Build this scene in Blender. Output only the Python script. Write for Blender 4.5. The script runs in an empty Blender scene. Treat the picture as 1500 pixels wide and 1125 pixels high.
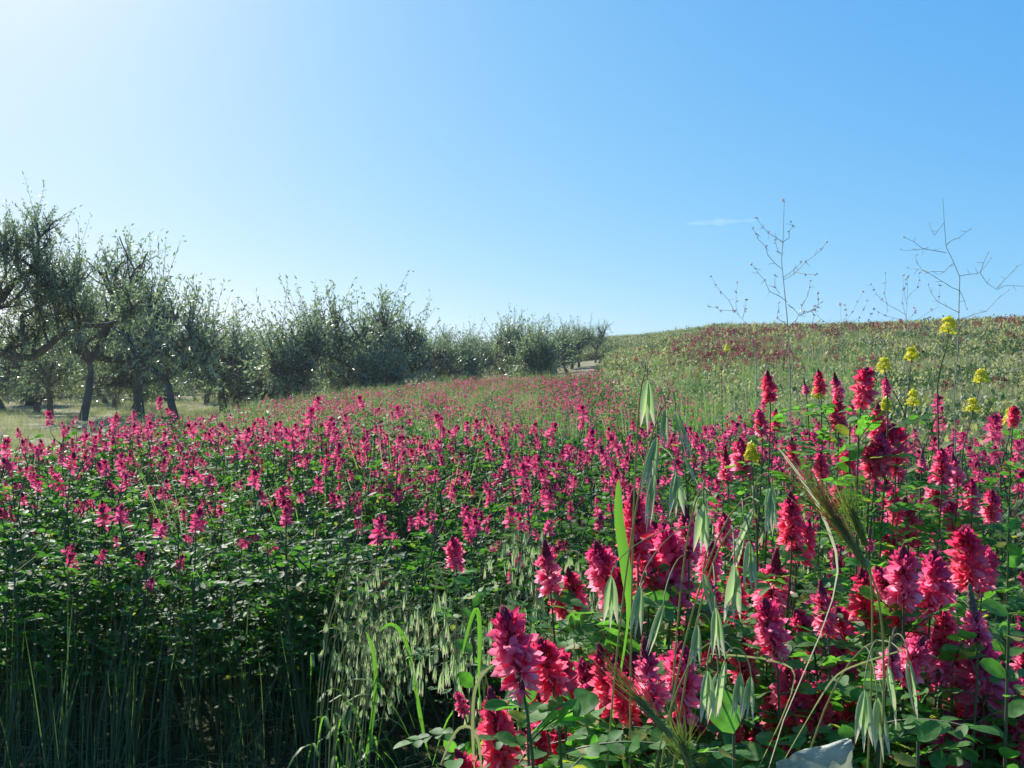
import bpy, math, random
import numpy as np
from mathutils import Vector, Matrix, Euler

R = math.radians
rng = np.random.default_rng(11)
random.seed(11)
EYE = 1.4
F = 1459.0          # pixels of focal length for the 1500 px wide photograph
SUN_AZ, SUN_EL = -30.0, 33.0
sc = bpy.context.scene
COL = sc.collection

# ---------------------------------------------------------------- materials
def mat(name, base, base2=None, base3=None, trans=0.0, trans_col=None, rough=0.6, spec=0.4, noise=None, bump=0.0, odd=None):
    """leaf / bark / petal material: colour varies per island (leaf) and softly with noise"""
    m = bpy.data.materials.new(name); m.use_nodes = True
    nt = m.node_tree; N = nt.nodes; L = nt.links
    for n in list(N): N.remove(n)
    out = N.new('ShaderNodeOutputMaterial')
    p = N.new('ShaderNodeBsdfPrincipled')
    p.inputs['Roughness'].default_value = rough
    p.inputs['Specular IOR Level'].default_value = spec
    mix = N.new('ShaderNodeMix'); mix.data_type = 'RGBA'
    mix.inputs[6].default_value = (*base, 1); mix.inputs[7].default_value = (*(base2 or base), 1)
    geo = N.new('ShaderNodeNewGeometry')
    if noise:
        tc = N.new('ShaderNodeTexCoord'); nz = N.new('ShaderNodeTexNoise')
        nz.inputs['Scale'].default_value = noise; nz.inputs['Detail'].default_value = 5
        L.new(tc.outputs['Object'], nz.inputs['Vector'])
        rp = N.new('ShaderNodeMapRange'); rp.inputs[1].default_value = .32; rp.inputs[2].default_value = .68
        L.new(nz.outputs['Fac'], rp.inputs[0])
        L.new(rp.outputs[0], mix.inputs[0])
        if bump:
            b = N.new('ShaderNodeBump'); b.inputs['Strength'].default_value = bump; b.inputs['Distance'].default_value = .02
            L.new(nz.outputs['Fac'], b.inputs['Height']); L.new(b.outputs[0], p.inputs['Normal'])
    else:
        L.new(geo.outputs['Random Per Island'], mix.inputs[0])
    col = mix.outputs[2]
    if odd:        # now and then a leaf that has yellowed, and blotches on all of them
        gt = N.new('ShaderNodeMath'); gt.operation = 'GREATER_THAN'; gt.inputs[1].default_value = .94; L.new(geo.outputs['Random Per Island'], gt.inputs[0])
        m4 = N.new('ShaderNodeMix'); m4.data_type = 'RGBA'; m4.inputs[7].default_value = (*odd, 1); L.new(gt.outputs[0], m4.inputs[0]); L.new(col, m4.inputs[6]); col = m4.outputs[2]
        tc = N.new('ShaderNodeTexCoord'); nz = N.new('ShaderNodeTexNoise'); nz.inputs['Scale'].default_value = 90; nz.inputs['Detail'].default_value = 3; L.new(tc.outputs['Object'], nz.inputs['Vector'])
        rp = N.new('ShaderNodeMapRange'); rp.inputs[1].default_value = .3; rp.inputs[2].default_value = .7; rp.inputs[3].default_value = .65; rp.inputs[4].default_value = 1.3; L.new(nz.outputs['Fac'], rp.inputs[0])
        m5 = N.new('ShaderNodeMix'); m5.data_type = 'RGBA'; m5.blend_type = 'MULTIPLY'; m5.inputs[0].default_value = 1; L.new(col, m5.inputs[6]); L.new(rp.outputs[0], m5.inputs[7]); col = m5.outputs[2]
        b = N.new('ShaderNodeBump'); b.inputs['Strength'].default_value = .5; b.inputs['Distance'].default_value = .002; L.new(nz.outputs['Fac'], b.inputs['Height']); L.new(b.outputs[0], p.inputs['Normal'])
    if base3:      # colour of the upper end of a spike (its own z)
        tc = N.new('ShaderNodeTexCoord'); sx = N.new('ShaderNodeSeparateXYZ'); rg = N.new('ShaderNodeMapRange')
        rg.inputs[1].default_value = .035; rg.inputs[2].default_value = .095
        ad = N.new('ShaderNodeMath'); ad.operation = 'MULTIPLY_ADD'; ad.inputs[1].default_value = .03
        L.new(tc.outputs['Object'], sx.inputs[0]); L.new(geo.outputs['Random Per Island'], ad.inputs[0]); L.new(sx.outputs[2], ad.inputs[2]); L.new(ad.outputs[0], rg.inputs[0])
        m3 = N.new('ShaderNodeMix'); m3.data_type = 'RGBA'; m3.inputs[7].default_value = (*base3, 1)
        L.new(rg.outputs[0], m3.inputs[0]); L.new(col, m3.inputs[6]); col = m3.outputs[2]
    L.new(col, p.inputs['Base Color'])
    if trans > 0:
        t = N.new('ShaderNodeBsdfTranslucent')
        tm = N.new('ShaderNodeMix'); tm.data_type = 'RGBA'; tm.blend_type = 'MULTIPLY'; tm.inputs[0].default_value = 1
        L.new(col, tm.inputs[6]); tm.inputs[7].default_value = (*(trans_col or (2, 2, 1)), 1)
        L.new(tm.outputs[2], t.inputs['Color'])
        ms = N.new('ShaderNodeMixShader'); ms.inputs[0].default_value = trans
        L.new(p.outputs[0], ms.inputs[1]); L.new(t.outputs[0], ms.inputs[2]); L.new(ms.outputs[0], out.inputs[0])
    else:
        L.new(p.outputs[0], out.inputs[0])
    return m

M = {
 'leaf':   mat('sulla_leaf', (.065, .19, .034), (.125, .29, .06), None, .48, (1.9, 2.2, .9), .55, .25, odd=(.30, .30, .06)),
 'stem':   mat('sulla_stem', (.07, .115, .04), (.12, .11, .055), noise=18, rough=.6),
 'petal':  mat('sulla_petal', (.88, .045, .18), (.97, .40, .56), (.68, .03, .15), .72, (1.12, 1.5, 1.25), .42, .28),  # pale second tone paints white-pink glints onto scattered petals
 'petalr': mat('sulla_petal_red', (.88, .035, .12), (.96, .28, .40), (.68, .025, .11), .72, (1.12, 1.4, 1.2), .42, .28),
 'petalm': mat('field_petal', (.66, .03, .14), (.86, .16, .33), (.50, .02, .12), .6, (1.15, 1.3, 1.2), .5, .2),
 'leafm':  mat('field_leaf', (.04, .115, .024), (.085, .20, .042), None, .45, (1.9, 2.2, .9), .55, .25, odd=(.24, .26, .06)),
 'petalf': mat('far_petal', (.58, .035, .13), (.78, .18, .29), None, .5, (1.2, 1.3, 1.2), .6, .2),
 'bud':    mat('sulla_bud', (.26, .025, .05), (.40, .045, .09), None, .25, (1.5, 1.2, 1.1), .7, .2),
 'budg':   mat('sulla_green_bud', (.20, .19, .12), (.26, .12, .10), None, .25, (1.5, 1.4, 1.0), .8, .2),
 'oat':    mat('oat_husk', (.25, .35, .18), (.37, .45, .26), None, .5, (1.35, 1.5, 1.0), .5, .3),
 'oatpale':mat('oat_tip', (.50, .50, .36), (.60, .55, .40), None, .45, (1.2, 1.2, 1.0), .5, .3),
 'blade':  mat('grass_blade', (.09, .22, .03), (.15, .30, .06), None, .5, (1.6, 1.9, .8), .45, .35),
 'straw':  mat('dry_straw', (.25, .31, .13), (.38, .38, .20), None, .4, (1.3, 1.3, .9), .6, .3),
 'awn':    mat('barley_awn_red', (.48, .17, .11), (.42, .30, .13), None, .5, (1.5, 1.4, 1.0), .5, .3),
 'awng':   mat('barley_awn_green', (.32, .42, .14), (.46, .48, .20), None, .5, (1.5, 1.5, 1.0), .5, .3),
 'twig':   mat('mustard_stalk', (.26, .31, .22), (.38, .36, .28), noise=25, rough=.7),
 'pod':    mat('mustard_pod', (.62, .52, .48), (.70, .48, .50), None, .2, (1.1, 1.1, 1.1), .7, .2),
 'yellow': mat('yellow_petal', (.78, .66, .03), (.72, .74, .06), None, .45, (1.2, 1.2, .9), .5, .3),
 'olive':  mat('olive_leaf', (.11, .15, .08), (.30, .34, .23), None, .36, (1.6, 1.8, 1.1), .38, .5),
 'bark':   mat('olive_bark', (.075, .065, .052), (.16, .14, .115), noise=7, bump=.9, rough=.9, spec=.15),
 'silver': mat('silvery_leaf', (.20, .25, .17), (.50, .52, .42), None, .25, (1.1, 1.15, 1.05), .5, .35, noise=30, bump=.3),
 'herb':   mat('hill_herb', (.20, .225, .08), (.42, .40, .18), None, .35, (1.3, 1.4, .9), .55, .3),
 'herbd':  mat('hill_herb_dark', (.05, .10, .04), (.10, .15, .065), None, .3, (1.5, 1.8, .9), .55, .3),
 'rust':   mat('hill_rust', (.20, .07, .055), (.32, .15, .11), None, .35, (1.4, 1.2, 1.1), .7, .2),
 'rose':   mat('hill_rose', (.33, .045, .07), (.45, .12, .15), None, .4, (1.2, 1.1, 1.1), .6, .2),
 'fleck':  mat('pale_blossom', (.55, .55, .32), (.62, .60, .20), None, .35, (1.2, 1.2, .9), .6, .2),
 'pale':   mat('pale_grass', (.26, .29, .17), (.42, .41, .28), None, .4, (1.25, 1.3, .95), .55, .3),
}

# ---------------------------------------------------------------- terrain
AZN = np.array([-180, -60, -18, -10, 0, 5, 12, 27, 60, 180.])
DN = np.array([0, 10, 20, 30, 40, 50, 60, 80, 100, 130, 200, 400, 3500.])
HT = np.array([
 [0]*13, [0]*13,
 [0, 0, 0, .0, 0, .05, .1, .15, .2, .2, .2, .1, -2],
 [0, 0, .04, .15, .3, .5, .7, 1.0, 1.2, 1.3, 1.4, 1.2, -1],
 [0, 0, .08, .35, .8, 1.25, 1.6, 2.1, 2.6, 3.0, 3.2, 3.0, 0],
 [0, 0, .2, .6, 1.1, 1.6, 2.1, 3.1, 4.6, 6.9, 8.9, 9, 2],
 [0, .05, .35, .95, 1.7, 2.6, 3.4, 5.1, 6.4, 7.6, 8.2, 8.1, 2],
 [0, .08, .4, 1.05, 1.95, 3.0, 3.95, 5.4, 6.2, 6.7, 6.8, 6.5, 2],
 [0, .12, .6, 1.5, 2.6, 3.8, 4.9, 6.0, 6.5, 6.7, 6.6, 6, 2],
 [0]*13], float)
HT[-1] = 0
def _terr(az, d):
    i = np.clip(np.searchsorted(AZN, az, side='right') - 1, 0, len(AZN) - 2)
    ta = (az - AZN[i]) / (AZN[i+1] - AZN[i]); ta = ta*ta*(3-2*ta)*.5 + ta*.5
    j = np.clip(np.searchsorted(DN, d, side='right') - 1, 0, len(DN) - 2)
    tb = np.clip((d - DN[j]) / (DN[j+1] - DN[j]), 0, 1)
    a = HT[i, j]*(1-tb) + HT[i, j+1]*tb
    b = HT[i+1, j]*(1-tb) + HT[i+1, j+1]*tb
    return a*(1-ta) + b*ta
def terr(x, y):
    x = np.asarray(x, float); y = np.asarray(y, float)
    az = np.degrees(np.arctan2(x, y)); d = np.hypot(x, y)
    s = 0
    for k in (-.06, 0, .06): s = s + _terr(az, d*(1+k))   # a little smoothing along the slope
    h = s/3
    return h + np.clip(d/40-.2, 0, 1)*.06*(np.sin(x*.35+1)+np.sin(y*.27+x*.11))
def tz(x, y): return float(terr(x, y))
def nz2(x, y, s=1.0, ph=0.0):
    x = np.asarray(x, float)*s; y = np.asarray(y, float)*s
    v = (np.sin(x*1.3+y*.7+ph)+np.sin(-x*.8+y*1.7+1.3*ph+2)+np.sin(x*2.9-y*2.1+ph*.7)*.6+np.sin(x*4.7+y*5.3+ph)*.4+np.sin(-x*9.1+y*7.3)*.25)
    return v/3.25
def P(px, py, d):
    """a point d metres in front of the viewpoint, seen in direction (px,py)"""
    return np.array([(px-750)/F*d, d, EYE-(py-562.5)/F*d])

# field edge: distance to the strip of bare ground before the orchard, by azimuth
EA = np.array([-60, -27, -17, -12, -8, -3, 1, 3.8, 5.2, 6.5]); ED = np.array([9, 9.5, 16, 30, 37, 41, 40, 36, 36, 150.])
def field_edge(az): return np.where(np.asarray(az) > 6.5, 1e9, np.interp(az, EA, ED))

# ---------------------------------------------------------------- mesh builder
class MB:
    def __init__(s): s.v = []; s.f = {}; s.n = 0; s.smooth = True
    def add(s, V, Fc, mi=0):
        V = np.asarray(V, float).reshape(-1, 3)
        for f in Fc:
            s.f.setdefault((len(f), mi), []).append(np.asarray(f)[None] + s.n)
        s.v.append(V); s.n += len(V)
    def stamp(s, T, X, loc, mi=0):
        """T=(V,{k:faces}); X (m,3,3) matrices, loc (m,3)"""
        V, FF = T; X = np.asarray(X).reshape(-1, 3, 3); loc = np.asarray(loc).reshape(-1, 3)
        W = np.einsum('mij,nj->mni', X, V) + loc[:, None, :]
        m, n = len(X), len(V); off = (np.arange(m)*n + s.n)[:, None, None]
        for k, fa in FF.items():
            s.f.setdefault((k, mi), []).append((fa[None]+off).reshape(-1, k))
        s.v.append(W.reshape(-1, 3)); s.n += m*n
    def tube(s, pts, rad, sides=6, mi=0, cap=True):
        pts = np.asarray(pts, float); n = len(pts); rad = np.broadcast_to(np.asarray(rad, float), (n,))
        t = np.gradient(pts, axis=0); t /= np.linalg.norm(t, axis=1)[:, None]+1e-9
        ref = np.array([0, 0, 1.]) if abs(t[0][2]) < .8 else np.array([1., 0, 0])
        V = []
        for i in range(n):
            a = np.cross(t[i], ref); a /= np.linalg.norm(a)+1e-9; b = np.cross(t[i], a); ref = np.cross(a, t[i])
            ang = np.arange(sides)*2*math.pi/sides
            V.append(pts[i]+rad[i]*(np.cos(ang)[:, None]*a+np.sin(ang)[:, None]*b))
        V = np.vstack(V); q = []
        for i in range(n-1):
            for j in range(sides):
                q.append((i*sides+j, i*sides+(j+1) % sides, (i+1)*sides+(j+1) % sides, (i+1)*sides+j))
        s.f.setdefault((4, mi), []).append(np.array(q)+s.n)
        s.v.append(V); s.n += len(V)
    def mesh(s, name, mats):
        me = bpy.data.meshes.new(name)
        if s.n == 0: return me
        V = np.vstack(s.v).astype(np.float32)
        me.vertices.add(len(V)); me.vertices.foreach_set('co', V.ravel())
        tot = []; loops = []; mis = []
        for (k, mi), arrs in s.f.items():
            A = np.vstack(arrs); loops.append(A.ravel()); tot.append(np.full(len(A), k)); mis.append(np.full(len(A), mi))
        loops = np.concatenate(loops).astype(np.int32); tot = np.concatenate(tot).astype(np.int32); mis = np.concatenate(mis).astype(np.int32)
        me.loops.add(len(loops)); me.loops.foreach_set('vertex_index', loops)
        me.polygons.add(len(tot)); st = np.concatenate([[0], np.cumsum(tot)[:-1]]).astype(np.int32)
        me.polygons.foreach_set('loop_start', st); me.polygons.foreach_set('loop_total', tot)
        me.polygons.foreach_set('material_index', mis)
        if s.smooth: me.polygons.foreach_set('use_smooth', np.ones(len(tot), bool))
        for m in mats: me.materials.append(m)
        me.update(calc_edges=True); me.validate()
        return me

def link(name, me, parent=None, loc=None):
    o = bpy.data.objects.new(name, me); COL.objects.link(o)
    if parent: o.parent = parent
    if loc is not None: o.location = loc
    return o
def tag(o, label=None, cat=None, group=None, kind=None):
    if label: o['label'] = label
    if cat: o['category'] = cat
    if group: o['group'] = group
    if kind: o['kind'] = kind
    return o
def empty(name, loc, label, cat, group=None, rz=0):
    o = bpy.data.objects.new(name, None); COL.objects.link(o); o.location = loc; o.rotation_euler = (0, 0, rz)
    o.empty_display_size = .05
    return tag(o, label, cat, group)

def T(V, *faces):
    d = {}
    for f in faces: d.setdefault(len(f), []).append(f)
    return (np.array(V, float), {k: np.array(a) for k, a in d.items()})

# templates: length along +Y, width along X, normal Z
LEAF2 = T([(0,0,0),(.20,.22,.05),(.26,.58,.07),(.14,.9,.04),(0,1,0),(-.14,.9,.04),(-.26,.58,.07),(-.20,.22,.05)], (0,1,2,3,4),(0,4,5,6,7))
w = [(.0,0,0),(.17,.13,.04),(.27,.38,.07),(.28,.65,.07),(.17,.9,.02)]
LEAF3 = T([(0,0,0),(0,.13,-.0),(0,.38,.01),(0,.65,.0),(0,.9,-.03),(0,1.0,-.05)] + [w[i] for i in (1,2,3,4)] + [(-a,b,c) for a,b,c in (w[1],w[2],w[3],w[4])],
   (0,6,1),(1,6,7,2),(2,7,8,3),(3,8,9,4),(4,9,5),(0,1,10),(1,2,11,10),(2,3,12,11),(3,4,13,12),(4,5,13))
LEAF1 = T([(0,0,0),(.26,.5,.04),(0,1,0),(-.26,.5,.04)], (0,1,2,3))
NARROW = T([(0,0,0),(.11,.45,.03),(0,1,0),(-.11,.45,.03)], (0,1,2,3))
# petal: curved, cupped
PET = T([(-.10,0,0),(.10,0,0),(-.26,.45,.05),(0,.42,-.03),(.26,.45,.05),(-.20,.8,.20),(0,.82,.12),(.20,.8,.20),(0,1.02,.30)],
   (0,1,3),(0,3,2),(1,4,3),(2,3,6,5),(3,4,7,6),(5,6,8),(6,7,8))
PETQ = T([(-.08,0,0),(.08,0,0),(.22,.55,.10),(0,1.0,.28),(-.22,.55,.10)], (0,1,2,3,4))
BUD = T([(.5,0,0),(0,0,.5),(-.5,0,0),(0,0,-.5),(.34,.6,0),(0,.6,.34),(-.34,.6,0),(0,.6,-.34),(0,1.15,0)],
   (0,1,5,4),(1,2,6,5),(2,3,7,6),(3,0,4,7),(4,5,8),(5,6,8),(6,7,8),(7,4,8))

def frames(D, U, L, W=None):
    """D directions (n,3), U approx normals, L lengths, W widths -> matrices with columns side*W, dir*L, normal*L"""
    D = np.asarray(D, float).reshape(-1, 3); U = np.asarray(U, float).reshape(-1, 3)
    D = D/(np.linalg.norm(D, axis=1)[:, None]+1e-9)
    S = np.cross(D, U); S /= np.linalg.norm(S, axis=1)[:, None]+1e-9
    Nn = np.cross(S, D)
    L = np.broadcast_to(np.asarray(L, float), (len(D),)); W = L if W is None else np.broadcast_to(np.asarray(W, float), (len(D),))
    return np.stack([S*W[:, None], D*L[:, None], Nn*L[:, None]], axis=2)
def unit(v): v = np.asarray(v, float); return v/(np.linalg.norm(v)+1e-9)
def rvec(n=1):
    v = rng.normal(size=(n, 3)); return v/np.linalg.norm(v, axis=1)[:, None]

# ---------------------------------------------------------------- sulla spike meshes (unit: metres, base at origin, +Z up)
def spike_mesh(name, L=.085, lod=0, openf=.72, radius=.024, red=False, green=False, seed=0, lean=.0):
    global rng
    save = rng; rng = np.random.default_rng(seed)
    mb = MB(); bd = MB()
    nfl = {0: 56, 1: 18, 2: 9}[lod]
    ax = lambda t: np.array([lean*t*t*L, 0, t*L])
    if lod < 2: mb.tube([ax(t) for t in (-.1, .3, .7, 1.0)], [.0016, .0014, .0012, .0008], 4, 1)
    for i in range(nfl):
        t = (i+.5)/nfl*openf; a = i*2.399+rng.uniform(-.3, .3)
        tt = t/openf
        el = R(-38+70*tt+rng.uniform(-24, 24))       # old florets droop, young ones point up
        out = np.array([math.cos(a)*math.cos(el), math.sin(a)*math.cos(el), math.sin(el)])
        fl = radius*(1.0-.25*tt)*rng.uniform(.7, 1.25)
        up = np.array([0, 0, 1.])
        o = ax(t)+out*.003
        if lod == 0:
            side = unit(np.cross(out, up))
            D = [unit(out+up*.55), unit(out+side*.28+up*.05), unit(out-side*.28+up*.05), unit(out-up*.12)]
            if rng.random() < .10: continue
            tw_ = rng.normal(0, .35)
            U = [-out+up*.8+side*tw_, side+up*.3, -side+up*.3, side*(1 if i % 2 else -1)+up*.2]
            fl = fl*(.82+.3*math.sin(math.pi*min(1, tt*1.1)))
            mb.stamp(PET, frames(D, U, [fl*.85, fl*.72, fl*.72, fl*.95], [fl*.80, fl*.62, fl*.62, fl*.72]), [o+out*.002]*4, 0)
            mb.stamp(BUD, frames([out], [up], .0065, .0045), [o-out*.001], 2)
        elif lod == 1:
            D = [unit(out+up*.5), unit(out-up*.1)]
            sd = np.cross(out, up); mb.stamp(PETQ, frames(D, [-out+up, sd+up*.5], [fl*1.0, fl*.95], [fl*1.2, fl*1.1]), [o]*2, 0)
        else:
            mb.stamp(PETQ, frames([unit(out+up*.4)], [-out+up], [fl*1.15], [fl*2.0]), [o], 0)
    nb = {0: 30, 1: 10, 2: 0}[lod]
    for i in range(nb):
        tt = (i+.5)/nb; t = openf+(1-openf)*tt; a = i*2.399
        el = R(42+42*tt); out = np.array([math.cos(a)*math.cos(el), math.sin(a)*math.cos(el), math.sin(el)])
        s = (.0125-.005*tt) if lod == 0 else (.016-.006*tt)
        bd.stamp(BUD, frames([out], [np.array([0, 0, 1.])], s, s*.5), [ax(t*.94)], 0)
    if lod == 2:
        bd.stamp(BUD, frames([[0, 0, 1]], [[1, 0, 0]], L*(1-openf)*1.25, .018), [ax(openf*.95)], 0)
    rng = save
    A = mb.mesh(name, [M['petalr'] if red else M['petal'], M['stem'], M['bud']])
    B = bd.mesh(name+'_tip', [M['budg'] if green else M['bud']])
    return A, B

def pinnate(mb, o, d, up, ln, nleaf, ls, tmpl, mi=0, stem_mi=1, sides=3, droop=.5, un=.65):
    """one compound leaf: a thin rachis with paired oval leaflets and one at the end"""
    d = unit(d); pts = []; p = np.array(o, float); dd = d.copy(); k = 5
    for i in range(k+1):
        pts.append(p.copy()); p = p+dd*ln/k; dd = unit(dd-np.array([0, 0, droop/k]))
    pts = np.array(pts)
    if stem_mi is not None: mb.tube(pts[::1 if sides > 3 else 2] if len(pts) > 3 else pts, .0011, 3, stem_mi)
    D = []; U = []; Ls = []; O = []
    for i in range(nleaf):
        t = .3+.62*i/max(1, nleaf-1); q = t*k; a = int(q); f = q-a
        c = pts[a]*(1-f)+pts[min(k, a+1)]*f; ta = unit(pts[min(k, a+1)]-pts[a])
        side = unit(np.cross(ta, up)); nn = np.cross(side, ta)
        for sg in (-1, 1):
            D.append(unit(side*sg+ta*.45+rng.normal(0, .18, 3))); U.append(nn+rng.normal(0, un, 3)); Ls.append(ls*rng.uniform(.8, 1.15)); O.append(c)
    D.append(unit(pts[-1]-pts[-2])); U.append(np.array([0, 0, 1.])+rng.normal(0, .25, 3)); Ls.append(ls*1.2); O.append(pts[-1])
    mb.stamp(tmpl, frames(D, U, Ls, np.array(Ls)*1.12), O, mi)

def plant_data(H=1.05, spread=.30, nst=6, nleaf=11, lod=0, nfl=5, low=.30, seed=0):
    """stem mesh, leaf mesh and the places of the flower spikes of one bushy sulla plant"""
    global rng
    save = rng; rng = np.random.default_rng(seed)
    st = MB(); fo = MB(); tips = []
    tmpl = LEAF2 if lod < 1 else LEAF1
    if lod < 1: nleaf = int(nleaf*1.35)
    for s in range(nst):
        a = s*2.399+rng.uniform(-.4, .4); r = spread*math.sqrt((s+.4)/nst)
        h = H*rng.uniform(.72, 1.0)
        base = np.array([math.cos(a)*.05, math.sin(a)*.05, 0]); top = np.array([math.cos(a)*r, math.sin(a)*r, h])
        bow = np.array([rng.normal(0, .05), rng.normal(0, .05), 0])
        pt = lambda t: base*(1-t)+top*t+np.array([math.cos(a), math.sin(a), 0])*r*.35*math.sin(t*math.pi)+bow*math.sin(t*math.pi)
        st.tube([pt(t) for t in (0, .25, .5, .75, 1)], [.006, .005, .0042, .0035, .0022], 5 if lod < 1 else 3)
        tips.append((pt(1.0), unit(pt(1)-pt(.9)), 1))
        for k in range(nleaf):
            t = low+(1-low)*(k+rng.uniform(0, 1))/nleaf*.97
            o = pt(t); b = a+k*2.4+rng.uniform(-.5, .5)
            el = rng.uniform(.05, .75)
            d = np.array([math.cos(b)*math.cos(el), math.sin(b)*math.cos(el), math.sin(el)])
            ln = rng.uniform(.08, .15)*(1.05-.25*t)
            if lod < 1: pinnate(fo, o, d, np.array([0, 0, 1.]), ln, 3 if rng.random() < .6 else 4, rng.uniform(.025, .038), tmpl, 0, 1)
            else: pinnate(fo, o, d, np.array([0, 0, 1.]), ln, 2, .065, tmpl, 0, None)
            if k % 3 == 2:        # side shoot with more leaves and perhaps a flower
                e = o+d*rng.uniform(.06, .12)+np.array([0, 0, rng.uniform(.06, .12)])
                st.tube([o, (o+e)/2+d*.015, e], [.003, .0025, .002], 3)
                if t > .55: tips.append((e, unit(e-o+np.array([0, 0, .1])), 0))
    order = sorted(tips, key=lambda q: -q[0][2]*.6-q[2]*.2-rng.uniform(0, .5))
    sp = []
    for (p, d, _) in order[:nfl]:
        e = p+unit(d+np.array([0, 0, .8]))*rng.uniform(.0, .075)
        st.tube([p, (p+e)/2, e], [.002, .0018, .0016], 3)
        sp.append((e, unit(d*.5+np.array([0, 0, 1.])+rng.normal(0, .5, 3)), rng.uniform(.6, 1.15)))
    rng = save
    return st, fo, sp

def orient(o, p, d, s, roll=None):
    q = Vector(d).to_track_quat('Z', 'Y')
    o.rotation_mode = 'QUATERNION'
    o.rotation_quaternion = q @ Euler((0, 0, random.uniform(0, 6.28) if roll is None else roll)).to_quaternion()
    o.location = p; o.scale = (s, s, s)

# ---------------------------------------------------------------- world, sun, camera
def build_world():
    w = bpy.data.worlds.new("World"); sc.world = w; w.use_nodes = True
    N = w.node_tree.nodes; L = w.node_tree.links
    for n in list(N): N.remove(n)
    sky = N.new('ShaderNodeTexSky'); sky.sky_type = 'NISHITA'; sky.sun_disc = False
    sky.sun_elevation = R(SUN_EL); sky.sun_rotation = R(SUN_AZ); sky.altitude = 200
    sky.air_density = .6; sky.dust_density = .8; sky.ozone_density = 2
    bg = N.new('ShaderNodeBackground'); bg.inputs[1].default_value = .13
    out = N.new('ShaderNodeOutputWorld')
    # the camera's response to the sky: a gain and a gentle curve per channel
    sp = N.new('ShaderNodeSeparateColor'); cb = N.new('ShaderNodeCombineColor'); L.new(sky.outputs[0], sp.inputs[0])
    for k, (pw, gain) in enumerate(((1.0, .43), (.52, .565), (.16, .70))):
        a = N.new('ShaderNodeMath'); a.operation = 'MULTIPLY'; a.inputs[1].default_value = .13; L.new(sp.outputs[k], a.inputs[0])
        b = N.new('ShaderNodeMath'); b.operation = 'POWER'; b.inputs[1].default_value = pw; L.new(a.outputs[0], b.inputs[0])
        c = N.new('ShaderNodeMath'); c.operation = 'MULTIPLY'; c.inputs[1].default_value = gain/.13; L.new(b.outputs[0], c.inputs[0]); L.new(c.outputs[0], cb.inputs[k])
    L.new(cb.outputs[0], bg.inputs[0]); L.new(bg.outputs[0], out.inputs[0])
    l = bpy.data.lights.new('sun', 'SUN'); l.energy = 5.0; l.angle = R(.53); l.color = (1, .955, .88)
    o = bpy.data.objects.new('sun', l); COL.objects.link(o); o.location = (-40, 60, 60)
    S = Vector((math.sin(R(SUN_AZ))*math.cos(R(SUN_EL)), math.cos(R(SUN_AZ))*math.cos(R(SUN_EL)), math.sin(R(SUN_EL))))
    o.rotation_euler = S.to_track_quat('Z', 'Y').to_euler()
    cam = bpy.data.cameras.new('camera'); c = bpy.data.objects.new('camera', cam); COL.objects.link(c)
    cam.sensor_width = 36; cam.lens = 36*F/1500; cam.clip_start = .05; cam.clip_end = 60000
    c.location = (0, 0, EYE); c.rotation_euler = (R(90), 0, 0); sc.camera = c
    sc.view_settings.view_transform = 'Standard'; sc.view_settings.look = 'None'
    sc.view_settings.exposure = 0.5; sc.view_settings.gamma = 1
    sc.cycles.max_bounces = 6; sc.cycles.transmission_bounces = 4; sc.cycles.transparent_max_bounces = 6
    sc.cycles.volume_bounces = 1; sc.cycles.use_denoising = True
    sc.render.engine = 'CYCLES'
build_world()

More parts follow.
